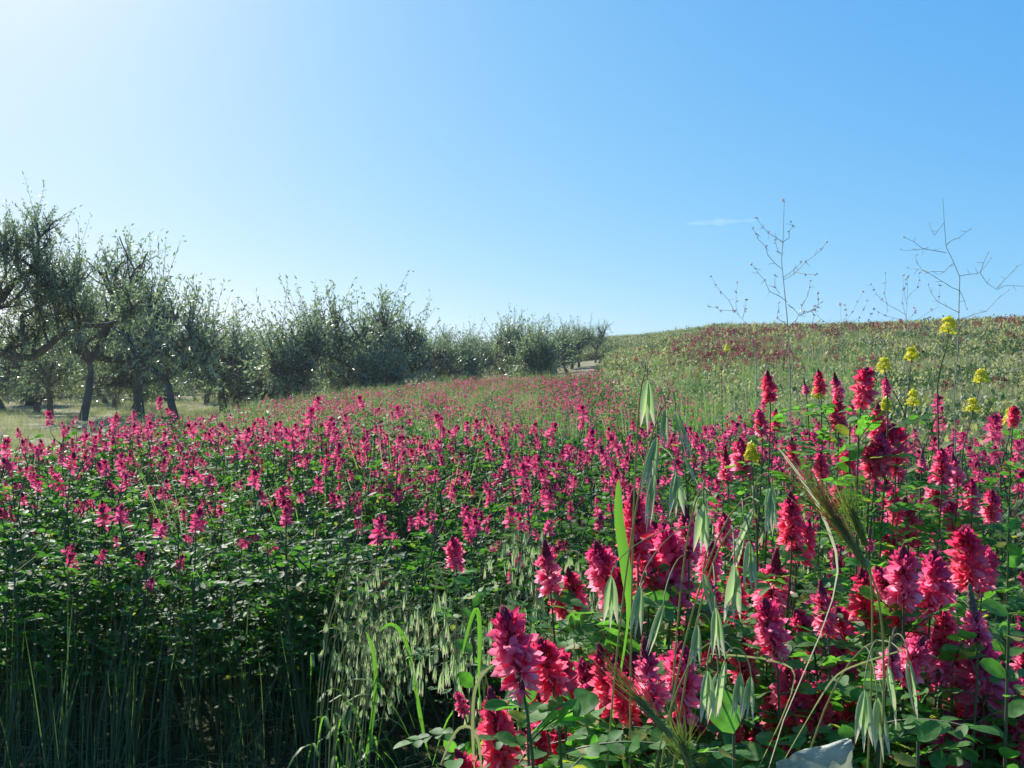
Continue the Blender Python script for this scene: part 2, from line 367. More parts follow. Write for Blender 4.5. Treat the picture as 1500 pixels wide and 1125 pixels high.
# ---------------------------------------------------------------- ground
def build_ground():
    az = np.radians(np.concatenate([np.arange(-180, -60, 6), np.arange(-60, 60, 1.0), np.arange(60, 180, 6)]))
    d = np.concatenate([[.01], np.geomspace(.6, 12, 26), np.geomspace(12.6, 200, 90), np.geomspace(220, 3500, 22)])
    A, D = np.meshgrid(az, d, indexing='ij'); X = np.sin(A)*D; Y = np.cos(A)*D
    Z = terr(X, Y) + np.where(D < 60, nz2(X, Y, 3.1)*.012+nz2(X, Y, .9)*.02, 0)
    na, nd = A.shape
    V = np.stack([X, Y, Z], -1).reshape(-1, 3)
    i, j = np.meshgrid(np.arange(na), np.arange(nd-1), indexing='ij'); i2 = (i+1) % na
    q = np.stack([i*nd+j, i2*nd+j, i2*nd+j+1, i*nd+j+1], -1).reshape(-1, 4)
    mb = MB(); mb.v = [V]; mb.n = len(V); mb.f = {(4, 0): [q]}
    m = bpy.data.materials.new('ground_soil'); m.use_nodes = True
    N = m.node_tree.nodes; L = m.node_tree.links; p = N['Principled BSDF']
    p.inputs['Roughness'].default_value = .95; p.inputs['Specular IOR Level'].default_value = .1
    at = N.new('ShaderNodeAttribute'); at.attribute_name = 'zone'
    tc = N.new('ShaderNodeTexCoord')
    n1 = N.new('ShaderNodeTexNoise'); n1.inputs['Scale'].default_value = .9; n1.inputs['Detail'].default_value = 8; n1.inputs['Roughness'].default_value = .65
    n2 = N.new('ShaderNodeTexNoise'); n2.inputs['Scale'].default_value = 22; n2.inputs['Detail'].default_value = 6
    L.new(tc.outputs['Object'], n1.inputs['Vector']); L.new(tc.outputs['Object'], n2.inputs['Vector'])
    def ramp(src, stops):
        r = N.new('ShaderNodeValToRGB'); cr = r.color_ramp
        cr.elements[0].position, cr.elements[0].color = stops[0][0], (*stops[0][1], 1)
        cr.elements[1].position, cr.elements[1].color = stops[-1][0], (*stops[-1][1], 1)
        for s_, c_ in stops[1:-1]:
            e = cr.elements.new(s_); e.color = (*c_, 1)
        L.new(src, r.inputs[0]); return r.outputs[0]
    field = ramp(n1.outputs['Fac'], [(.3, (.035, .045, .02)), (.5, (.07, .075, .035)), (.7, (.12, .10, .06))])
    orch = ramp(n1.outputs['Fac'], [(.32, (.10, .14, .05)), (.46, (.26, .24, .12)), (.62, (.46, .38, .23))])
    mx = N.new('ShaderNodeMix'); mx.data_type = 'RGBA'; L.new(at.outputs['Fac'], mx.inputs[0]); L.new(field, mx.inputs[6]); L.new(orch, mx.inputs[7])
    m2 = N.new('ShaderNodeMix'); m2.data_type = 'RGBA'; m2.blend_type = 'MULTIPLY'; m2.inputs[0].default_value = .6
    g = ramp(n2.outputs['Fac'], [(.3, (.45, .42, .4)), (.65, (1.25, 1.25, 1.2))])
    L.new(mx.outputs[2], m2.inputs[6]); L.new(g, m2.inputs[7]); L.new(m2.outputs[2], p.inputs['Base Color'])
    b = N.new('ShaderNodeBump'); b.inputs['Distance'].default_value = .03; b.inputs['Strength'].default_value = .8
    L.new(n2.outputs['Fac'], b.inputs['Height']); L.new(b.outputs[0], p.inputs['Normal'])
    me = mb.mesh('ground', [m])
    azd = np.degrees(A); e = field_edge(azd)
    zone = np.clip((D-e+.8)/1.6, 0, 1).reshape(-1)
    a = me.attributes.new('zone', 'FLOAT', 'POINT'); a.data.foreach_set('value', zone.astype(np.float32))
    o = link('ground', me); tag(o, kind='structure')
build_ground()

# ---------------------------------------------------------------- scattering (stuff only)
def scatter(name, pts, protos, idx, rot, scl, label, cat=None):
    """one object whose points carry copies of the given meshes (for what nobody could count)"""
    me = bpy.data.meshes.new(name); pts = np.asarray(pts, np.float32); n = len(pts)
    me.vertices.add(n); me.vertices.foreach_set('co', pts.ravel())
    a = me.attributes.new('pick', 'INT', 'POINT'); a.data.foreach_set('value', np.asarray(idx, np.int32))
    a = me.attributes.new('rot', 'FLOAT_VECTOR', 'POINT'); a.data.foreach_set('vector', np.asarray(rot, np.float32).ravel())
    a = me.attributes.new('scl', 'FLOAT', 'POINT'); a.data.foreach_set('value', np.asarray(scl, np.float32))
    o = link(name, me); tag(o, label, cat, None, 'stuff')
    ng = bpy.data.node_groups.new(name, 'GeometryNodeTree')
    ng.interface.new_socket('Geometry', in_out='INPUT', socket_type='NodeSocketGeometry')
    ng.interface.new_socket('Geometry', in_out='OUTPUT', socket_type='NodeSocketGeometry')
    N = ng.nodes; L = ng.links
    gi = N.new('NodeGroupInput'); go = N.new('NodeGroupOutput'); m2p = N.new('GeometryNodeMeshToPoints'); iop = N.new('GeometryNodeInstanceOnPoints')
    L.new(gi.outputs[0], m2p.inputs[0]); L.new(m2p.outputs[0], iop.inputs['Points'])
    g2i = N.new('GeometryNodeGeometryToInstance')
    for me_ in reversed(protos):
        po = bpy.data.objects.new(me_.name+'_source', me_)
        oi = N.new('GeometryNodeObjectInfo'); oi.inputs['Object'].default_value = po; oi.inputs['As Instance'].default_value = True
        L.new(oi.outputs['Geometry'], g2i.inputs[0])
    L.new(g2i.outputs[0], iop.inputs['Instance']); iop.inputs['Pick Instance'].default_value = True
    def na(t, nm):
        x = N.new('GeometryNodeInputNamedAttribute'); x.data_type = t; x.inputs[0].default_value = nm; return x.outputs[0]
    L.new(na('INT', 'pick'), iop.inputs['Instance Index'])
    e2r = N.new('FunctionNodeEulerToRotation'); L.new(na('FLOAT_VECTOR', 'rot'), e2r.inputs[0]); L.new(e2r.outputs[0], iop.inputs['Rotation'])
    L.new(na('FLOAT', 'scl'), iop.inputs['Scale'])
    L.new(iop.outputs[0], go.inputs[0])
    md = o.modifiers.new('scatter', 'NODES'); md.node_group = ng
    return o

def wedge(n, d0, d1, az0, az1, power=2):
    """random points in a wedge seen from the viewpoint; power 2 = even on the ground, less = denser nearby"""
    u = rng.random(n); d = (d0**power+(d1**power-d0**power)*u)**(1/power)
    az = rng.uniform(az0, az1, n); a = np.radians(az)
    return np.sin(a)*d, np.cos(a)*d, az, d
def rots(n, tilt=.08):
    r = rng.normal(0, tilt, (n, 3)); r[:, 2] = rng.uniform(0, 6.28, n); return r

# low-detail whole plants for the masses
def far_sulla(name, seed, nfl=7, H=1.0):
    st, fo, sp = plant_data(H=H, nst=6, nleaf=8, lod=1, nfl=nfl, seed=seed)
    A, B = SP2
    for (p, d, s) in sp:
        q = np.array(Vector(d).to_track_quat('Z', 'Y').to_matrix())*s*1.15
        for me, mi in ((A, 2), (B, 3)):
            V = np.zeros(len(me.vertices)*3, np.float32); me.vertices.foreach_get('co', V); V = V.reshape(-1, 3)@q.T+p
            fo.add(V, [tuple(f.vertices) for f in me.polygons], mi)
    for k, arrs in st.f.items():
        for arr in arrs: fo.f.setdefault((k[0], 1), []).append(arr+fo.n)
    fo.v += st.v; fo.n += st.n
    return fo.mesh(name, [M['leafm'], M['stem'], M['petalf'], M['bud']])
SP2 = spike_mesh('far_spike', lod=2, seed=5, radius=.038, L=.075)

def tuft(name, n, H, spread, wid, mats, seeds=0, head=None, lean=.5, seed=0):
    global rng
    save = rng; rng = np.random.default_rng(seed); mb = MB(); mb.smooth = True
    for i in range(n):
        a = rng.uniform(0, 6.28); r = spread*math.sqrt(rng.random())*.5; h = H*rng.uniform(.6, 1.05)
        b = np.array([math.cos(a)*r, math.sin(a)*r, 0]); o = np.array([math.cos(a), math.sin(a), 0])
        side = np.array([-math.sin(a+.8), math.cos(a+.8), 0]); ln = lean*rng.uniform(.2, 1.2)*h
        pts = [b+o*ln*t*t*.6+np.array([0, 0, h*(t-.12*t*t*lean)]) for t in (0, .4, .75, 1)]
        ww = [wid, wid*.9, wid*.6, .0008]
        V = []; 
        for p_, w_ in zip(pts, ww): V += [p_-side*w_/2, p_+side*w_/2]
        mb.add(V, [(0, 1, 3, 2), (2, 3, 5, 4), (4, 5, 7, 6)], i % max(1, len(mats)-(1 if head else 0)))
        if head and i % 2 == 0:
            tp = pts[-1]
            for k in range(head):
                q = tp-np.array([0, 0, k*.022])*(H/.9)
                d = unit(o*rng.uniform(-.3, .5)+rng.normal(0, .35, 3)+np.array([0, 0, .2]))
                mb.stamp(NARROW, frames([d], [rng.normal(size=3)], .04*H/.9, .03*H/.9), [q], len(mats)-1)
    rng = save
    return mb.mesh(name, mats)

def herb(name, n, H, rad, ls, mat_leaf, extra=None, n_extra=0, es=.03, seed=0, tmpl=LEAF1):
    """a loose mound of small leaves, with heads of another colour on top"""
    global rng
    save = rng; rng = np.random.default_rng(seed); mb = MB()
    a = rng.uniform(0, 6.28, n); r = rad*np.sqrt(rng.random(n)); z = H*(rng.random(n)**.7)*(1-.5*(r/rad)**2)
    O = np.stack([np.cos(a)*r, np.sin(a)*r, z], 1)
    D = np.stack([np.cos(a), np.sin(a), rng.uniform(.2, 1.4, n)], 1)+rng.normal(0, .35, (n, 3)); U = rng.normal(0, .5, (n, 3))+np.array([0, 0, 1])
    mb.stamp(tmpl, frames(D, U, ls*rng.uniform(.7, 1.3, n)), O, 0)
    for i in range(max(4, n//14)):
        aa = rng.uniform(0, 6.28); rr = rad*rng.random(); h = H*rng.uniform(.7, 1.1)*(1-.4*(rr/rad)**2)
        mb.tube([(0, 0, 0), (math.cos(aa)*rr*.6, math.sin(aa)*rr*.6, h*.6), (math.cos(aa)*rr, math.sin(aa)*rr, h)], [.003, .0025, .001], 3, 0)
        for k in range(n_extra):
            o = np.array([math.cos(aa)*rr, math.sin(aa)*rr, h-rng.uniform(-.01, .07)*H/.4])
            mb.stamp(LEAF1, frames(rvec(1)+[[0, 0, .6]], rvec(1), es*rng.uniform(.7, 1.3), es*1.2), [o], 1)
    rng = save
    return mb.mesh(name, [mat_leaf]+([extra] if extra else []))

def build_masses():
    # far sulla
    S = [far_sulla('far_sulla', 100+i, nfl=n) for i, n in enumerate((6, 9, 12, 1))]
    x, y, az, d = wedge(12000, 8.6, 60, -33, 16, 1.35)
    e = field_edge(az)
    dens = np.clip(.62+.9*nz2(x, y, .45, 1.0), .10, 1)*np.where(d > 12, .75, 1)
    dens *= np.where(az > 4, np.clip(1-(d-9)/22, 0, 1), 1)*np.where(az > 11, np.clip(1-(d-7)/9, 0, 1), 1)
    ok = (d < e-.3) & (rng.random(len(x)) < dens)
    x, y, az, d = x[ok], y[ok], az[ok], d[ok]; n = len(x)
    x2, y2, az2, d2 = wedge(5200, 16, 46, -20, 5, 1.8); ok = (d2 < field_edge(az2)-.2) & (rng.random(len(x2)) < np.clip(.55+1.5*nz2(x2, y2, .42, 5), .08, 1))
    x = np.append(x, x2[ok]); y = np.append(y, y2[ok]); d = np.append(d, d2[ok]); n = len(x)
    fl = nz2(x, y, .5, 4.0)
    pick = np.where(rng.random(n) < .3, 3, rng.integers(0, 3, n)); pick = np.where(nz2(x, y, 1.1, 4.0)+rng.normal(0, .25, n) < -.05, 3, pick)
    sc_ = rng.uniform(.78, 1.06, n)
    scatter('distant_sulla', np.stack([x, y, terr(x, y)-.02], 1), S, pick, rots(n), sc_, 'sea of pink-red sulla flowers running back to the orchard', 'flower field')
    print('distant sulla', n)
    # tall pale grass among the flowers
    G = [tuft('tall_grass', 26, 1.0, .34, .009, [M['blade'], M['pale'], M['straw']], head=6, lean=.35, seed=s) for s in (1, 2, 3)]
    x, y, az, d = wedge(11000, 5.0, 62, -30, 20, 1.6); e = field_edge(az)
    band = np.where(d < 12, .15, 1.0)
    left = np.where(az < -17, .25, 1)
    band = band*np.where((az > 2) & (d > 14), .22, 1)
    ok = (d < e+.8) & (rng.random(len(x)) < band*left*np.clip(.6+.8*nz2(x, y, .4, 7), .05, 1))
    # a looser fringe right at the orchard's edge
    ok |= (np.abs(d-e) < 1.5) & (az > -16) & (rng.random(len(x)) < .55)
    x, y, az, d = x[ok], y[ok], az[ok], d[ok]; n = len(x)
    scatter('grass', np.stack([x, y, terr(x, y)], 1), G, rng.integers(0, 3, n), rots(n), rng.uniform(.8, 1.2, n), 'tall pale green grass standing among the pink flowers', 'grass')
    print('grass', n)
    # hillside cover
    H = [herb('hill_herb', 100, .42, .34, .085, M['herb'], M['pale'], 5, .075, 1),
         herb('hill_herb_dark', 110, .45, .34, .085, M['herbd'], M['fleck'], 2, .06, 2),
         tuft('hill_grass', 40, .55, .5, .010, [M['pale'], M['herb'], M['straw']], head=4, lean=.5, seed=8),
         herb('hill_rust', 90, .42, .32, .045, M['herb'], M['rust'], 22, .055, 4),
         herb('hill_rose', 80, .45, .32, .05, M['herbd'], M['rose'], 18, .055, 5),
         herb('hill_yellow', 80, .5, .25, .05, M['herb'], M['fleck'], 8, .065, 6)]
    x, y, az, d = wedge(36000, 6.5, 150, -3, 33, 1.30); e = field_edge(az)
    px = 750+F*np.tan(np.radians(az))
    ok = ((d < e-.6) | ((az > 3.2) & (d > 87))) & (d > np.where(az < 6, 24, 7.5)) & ((d < 118) | (az < 14))
    x, y, az, d, px = x[ok], y[ok], az[ok], d[ok], px[ok]; n = len(x)
    q = nz2(x, y, .16, 3); q2 = nz2(x, y, .5, 9); u = rng.random(n)
    redp = .08+.7*np.clip(nz2(x, y, .085, 3)*2.2+q-.2, 0, 1)
    redp += .9*np.exp(-((px-1080)/100)**2-((d-45)/11)**2)
    redp += .55*np.exp(-((d-70)/16)**2)*(az > 9)
    redp *= np.where((d > 80) & (az < 14), .45, 1)
    redp = np.clip(redp*np.clip((d-18)/20, .1, 1), 0, .85)
    pick = np.where(q2 > .12, 1, np.where(q2 < -.4, 2, 0)); pick = np.where(rng.random(n) < .35, rng.integers(0, 3, n), pick)
    pick = np.where(u < redp, np.where(rng.random(n) < .12+.5*np.exp(-((px-1080)/90)**2-((d-45)/12)**2), 4, 3), pick)
    pick = np.where((rng.random(n) < .05), 5, pick)
    s = rng.uniform(.7, 1.25, n)*np.clip(.8+d/70, .9, 1.7)*np.where(rng.random(n) < .04, 1.25, 1)
    for nm, sel, lb, ct in (('hillside_herbs', (pick < 2), 'low green herbs covering the sloping hillside', 'ground cover'),
                            ('hillside_grass', (pick == 2), 'pale grass tufts mixed over the sloping hillside', 'grass'),
                            ('hillside_wildflowers', (pick > 2), 'rusty red, pink and yellow wildflowers in patches on the hillside', 'wildflowers')):
        P_ = np.stack([x, y, terr(x, y)-.02], 1)[sel]; k = int(sel.sum())
        scatter(nm, P_, H, pick[sel], rots(k, .12), s[sel], lb, ct)
    print('hill', n)
    # short dry grass under the orchard trees
    D_ = [tuft('dry_grass', 30, .22, .5, .008, [M['straw'], M['pale'], M['herb']], lean=.9, seed=s) for s in (11, 12)]
    x, y, az, d = wedge(9000, 9, 90, -33, 6.4, 1.5); e = field_edge(az)
    ok = (d > e-.4) & ((az < .5) | (rng.random(len(az)) < .25*np.clip((62-d)/20, .1, 1))) & (nz2(x, y, .5, 2) > -.15-(d-e < 3)*.2); x, y = x[ok], y[ok]; n = len(x)
    scatter('orchard_grass', np.stack([x, y, terr(x, y)], 1), D_, rng.integers(0, 2, n), rots(n), rng.uniform(.6, 1.4, n), 'short dry grass on the ground below the olive trees', 'grass')
    # dim stalks and litter low in the field and on the dark ground before it
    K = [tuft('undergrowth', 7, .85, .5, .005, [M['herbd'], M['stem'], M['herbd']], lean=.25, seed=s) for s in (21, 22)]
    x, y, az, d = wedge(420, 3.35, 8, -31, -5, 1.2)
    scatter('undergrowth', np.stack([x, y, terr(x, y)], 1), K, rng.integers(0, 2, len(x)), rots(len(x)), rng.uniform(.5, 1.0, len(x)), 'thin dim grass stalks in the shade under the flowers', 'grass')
    tw = MB()
    for i in range(900):
        a = R(rng.uniform(-34, 12)); dd = rng.uniform(2.2, 5); c = np.array([math.sin(a)*dd, math.cos(a)*dd, 0]); c[2] = tz(c[0], c[1])+rng.uniform(.003, .04)
        v = unit([rng.normal(), rng.normal(), rng.normal()*.18]); l = rng.uniform(.06, .3)
        tw.tube([c-v*l/2, c+np.array([0, 0, rng.uniform(0, .02)]), c+v*l/2], [.0015, .0022, .001], 3, int(rng.random() < .3))
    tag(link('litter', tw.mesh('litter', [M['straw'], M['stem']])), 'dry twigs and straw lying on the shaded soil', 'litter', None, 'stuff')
build_masses()

# ---------------------------------------------------------------- individual field plants
SP1 = [spike_mesh('spike', lod=1, seed=10+i, openf=o, radius=q, L=l, red=r, lean=e) for i, (o, l, r, q, e) in enumerate(((.78, .062, 0, .029, .1), (.62, .055, 0, .025, -.15), (.86, .07, 1, .03, .2), (.72, .06, 0, .027, 0)))]
SP1M = []
for (A, B) in SP1:   # one mesh each: florets and tip together
    mb = MB()
    for me, off in ((A, 0), (B, 3)):
        V = np.zeros(len(me.vertices)*3, np.float32); me.vertices.foreach_get('co', V)
        base = mb.n; mb.v.append(V.reshape(-1, 3)); mb.n += len(me.vertices)
        for f in me.polygons: mb.f.setdefault((len(f.vertices), f.material_index+off), []).append(np.array([list(f.vertices)])+base)
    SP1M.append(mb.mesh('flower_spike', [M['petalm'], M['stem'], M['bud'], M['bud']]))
VARS = []
for i, (n, H, nst, nf) in enumerate(((5, 1.08, 7, 12), (8, 1.02, 7, 12), (12, 1.05, 8, 11), (2, .98, 7, 12), (9, 1.12, 6, 12), (1, .95, 7, 12))):
    st, fo, sp = plant_data(H=H-.08, spread=.30, nst=nst, nleaf=nf, nfl=n, low=.40, seed=40+i)
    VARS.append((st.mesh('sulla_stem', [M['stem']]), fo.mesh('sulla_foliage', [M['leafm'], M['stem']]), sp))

def sulla(x, y, var, s, rz, label, group):
    st, fo, sp = VARS[var]
    t = empty('sulla_plant', (x, y, tz(x, y)-.01), label, 'flowering plant', group, rz); t.scale = (s, s, s)
    t.rotation_euler = (random.gauss(0, .10), random.gauss(0, .10), rz)
    link('stem', st, t); link('foliage', fo, t)
    for k, (p, d, q) in enumerate(sp):
        o = link('flower_spike', SP1M[(k+var) % 4], t); orient(o, p, d, q)
    return t
NPLANT = 0
def scatter_sulla():
    global NPLANT
    pts = []
    step = .36
    cand = []
    for iy in range(0, 40):
        for ix in range(-30, 30):
            x = (ix+.5*(iy % 2))*step+random.uniform(-.12, .12); y = 1.0+iy*step*.87+random.uniform(-.1, .1)
            d = y; px = 750+F*x/y; az = math.degrees(math.atan2(x, y))
            if abs(px-750) > 900: continue
            # front edge of the stand: it runs from far left towards the viewer on the right
            front = np.interp(px, [-200, 0, 250, 480, 560, 640, 700, 850, 1000, 1500, 1700], [3.3, 3.35, 3.5, 3.5, 3.75, 4.1, 3.3, 2.6, 1.95, 1.45, 1.4])
            if d < front or math.hypot(x, y) > field_edge(az)-.4: continue
            cand.append((math.hypot(x, y), x, y, px))
    cand.sort()
    for (d, x, y, px) in cand[:285]:
        near = y < 3.2
        cl = float(nz2(x, y, 1.6, 2.2)); rich = cl+random.uniform(-.4, .4) > .05
        if near: var = random.choice((3, 1, 4, 0, 2)); s = random.uniform(.80, .96)
        else:
            var = random.choice((1, 2, 2, 4)) if rich else random.choice((3, 5, 5, 0)); s = random.uniform(.86, 1.14)
            if y < 4.6 and px < 800: var = random.choice((0, 3, 1, 5, 4) if rich else (3, 5, 5)); s = random.uniform(.88, 1.1)
        if px < 700: g, lb = 'sulla plants of the dark stand on the left', 'bushy green sulla plant with pink-red spikes, standing left of the hanging oats'
        elif near: g, lb = 'sulla plants behind the close flowers', 'leafy green sulla plant filling in right behind the large close flower spikes'
        else: g, lb = 'sulla plants between the close flowers and the hill', 'bushy sulla plant with pink-red spikes between close flowers and grassy hill'
        sulla(x, y, var, s, random.uniform(0, 6.28), lb, g)
    NPLANT = len(cand[:285]); print('plants', NPLANT, 'out to', cand[min(284, len(cand)-1)][0])
scatter_sulla()

# ---------------------------------------------------------------- close sulla plants
SP0 = [spike_mesh('spike_close', lod=0, seed=60+i, openf=o, L=.085, radius=r_, red=rd, green=g) for i, (o, r_, rd, g) in enumerate(
      ((.84, .025, 0, 0), (.74, .023, 1, 0), (.90, .026, 1, 0), (.64, .022, 0, 0), (.40, .019, 0, 1), (.80, .028, 0, 0)))]
# spikes: (top px, top py, bottom px, bottom py, mesh)
HERO = [
 ('tall pink sulla plant at the left end of the close flowers, leaning over dark shade', [(735,890,765,1005,0)]),
 ('sulla plant cut by the lower frame beside the curved grass stem, dark tipped red spike', [(716,1010,738,1118,1),(785,1050,792,1125,5),(668,1013,680,1045,0)]),
 ('sulla plant with two stepped pink spikes above the tall leaning pink one', [(797,786,806,862,3),(830,826,845,892,1)]),
 ('sulla plant with a broad mass of bright pink spikes low down', [(818,952,826,1042,2),(876,940,900,1035,1),(853,965,862,1045,0),(898,950,912,1030,5)]),
 ('sulla plant with deep crimson spikes just under the hanging oat husks', [(944,934,957,1032,3),(997,938,1003,1042,0),(975,960,980,1050,2)]),
 ('sulla plant carrying the tall crowded pink and red spikes right of the wide green blade', [(928,716,934,815,1),(975,765,980,880,0),(955,762,958,850,2),(1003,738,1009,815,3),(990,790,996,862,5),(948,795,950,870,2)]),
 ('sulla plant with small half opened spikes under the crowded pink ones', [(903,806,912,866,4),(925,812,925,872,0),(888,845,890,900,3)]),
 ('sulla plant with a tall column of crimson spikes right of the long hanging husks', [(1154,716,1160,790,1),(1133,798,1130,893,3),(1118,830,1124,900,1),(1160,770,1166,815,2)]),
 ('sulla plant with very bright pink petals catching sun near the silvery leaf', [(1120,876,1136,958,0),(1158,962,1163,1048,5),(1136,1000,1142,1080,2),(1104,1050,1120,1122,1)]),
 ('sulla plant with a dark bud tip above bright pink spikes, right of the silvery leaf', [(1206,850,1213,926,3),(1235,930,1235,1010,0),(1240,985,1236,1065,2),(1222,1035,1222,1085,1)]),
 ('sulla plant with two dark crimson spikes left of the widest group of spikes', [(1262,826,1268,912,1),(1289,850,1292,910,3)]),
 ('sulla plant with two full purple red spikes side by side on the right', [(1322,798,1324,878,5),(1359,800,1363,898,0),(1382,830,1386,890,3)]),
 ('sulla plant whose spike stands highest of the group near the right edge', [(1414,772,1420,855,2),(1440,800,1438,850,1)]),
 ('sulla plant with grey green bud tip over a pink skirt, beside the purple spikes', [(1423,855,1431,938,4),(1370,910,1378,995,3),(1400,925,1404,990,1)]),
 ('sulla plant with big close spikes filling the lower right corner', [(1436,930,1441,1048,0),(1471,970,1476,1082,5),(1482,1075,1488,1135,2),(1450,1040,1455,1120,1),(1495,930,1500,1010,3),(1415,1000,1425,1070,2)]),
 ('sulla plant with a woolly green bud spike still closed, above hanging husks', [(1305,912,1302,988,4)]),
 ('sulla plant at the lower frame left of the silvery leaf, small pink tips', [(878,1090,882,1140,5),(1040,880,1030,955,2),(1055,905,1060,975,1)]),
 ('sulla plant with low pink spikes right of the silvery leaf', [(1254,1058,1260,1130,0),(1320,1035,1325,1095,2),(1290,1070,1292,1130,1)]),
 ('sulla plant with lone round dark spike standing against the green hill', [(1124,542,1128,586,1)]),
 ('sulla plant with three small pointed dark spikes in a row against the hill', [(1198,540,1202,574,1),(1220,544,1228,582,3),(1178,552,1181,576,4),(1224,585,1228,628,2)]),
 ('tallest sulla plant of the right side, stack of crimson spikes rising into the hill', [(1270,538,1262,592,2),(1298,552,1300,578,0),(1287,590,1286,640,1),(1290,630,1284,690,5),(1308,620,1312,690,2),(1276,650,1275,695,2)]),
 ('sulla plant with pinkish purple spikes leaning right of the crimson stack', [(1376,655,1380,705,0),(1398,662,1402,705,3),(1370,690,1374,738,5),(1352,655,1350,690,4)]),
 ('sulla plant with red spikes above the broad leaves below the crimson stack', [(1309,716,1313,762,2),(1332,728,1330,795,1),(1296,700,1300,740,5)]),
 ('low sulla plant with ragged pink spikes left of the lone round dark spike', [(1112,598,1116,635,0),(1137,598,1135,630,1),(1060,655,1066,702,3),(1084,640,1088,690,5)]),
 ('small sulla plant with red head by the yellow blossoms at the right edge', [(1484,594,1484,622,2)]),
 ('small sulla plant with a single pink spike hanging over the black hollow', [(663,783,668,828,5)]),
 ('sulla plant with loose pink spikes in front, under the two stepped ones', [(905,905,908,965,5),(862,905,868,960,2),(930,890,932,940,0)]),
 ('sulla plant whose ragged pink spikes fill the gap below the tall crimson column', [(1060,1010,1066,1085,5),(1085,930,1090,1000,0),(1010,1030,1016,1110,2)]),
 ('sulla plant with red spikes in the gap right of the very bright petals', [(1190,1000,1194,1070,1),(1180,900,1186,960,5),(1270,975,1274,1040,2)]),
 ('sulla plant with pink spikes under the side by side purple ones', [(1345,900,1350,960,5),(1395,985,1400,1060,2),(1350,990,1356,1060,0)]),
 ('sulla plant with low red spikes along the lower frame, left part', [(820,1060,826,1140,2),(920,1070,925,1140,0),(960,1085,965,1150,5)]),
 ('sulla plant with medium pink spikes behind the broad striped husk', [(1040,790,1044,842,0),(1085,800,1090,850,2),(1060,750,1062,795,5),(1020,860,1022,905,1)]),
 ('sulla plant with medium red spikes left of the crimson stack', [(1240,660,1243,705,2),(1200,660,1204,700,0),(1225,705,1229,750,5),(1160,640,1162,680,1)]),
 ('sulla plant with medium pink spikes right below the crimson stack', [(1420,700,1424,745,0),(1450,715,1452,760,5),(1395,735,1398,780,2)]),
 ('sulla plant filling the corner with wide pink spikes cut by the right frame', [(1490,1010,1494,1110,2),(1460,1000,1464,1075,0),(1425,1070,1430,1150,5)]),
 ('sulla plant with bright pink spikes just left of the corner ones', [(1385,1040,1390,1120,5),(1355,1070,1360,1150,0),(1410,950,1414,1020,2)]),
 ('sulla plant with bright pink spikes over the lower frame left of the husk cluster', [(985,1000,990,1080,0),(945,1040,950,1120,2),(1000,1060,1004,1140,5)]),
 ('small sulla plant with one closed dark spike between broad leaves on the right', [(1273,772,1273,805,4)]),
]
SMALL = [(665,785,668,825),(150,750,160,795),(215,765,218,800),(70,775,75,810),(788,600,792,645),(480,600,484,640),(505,665,512,720)]
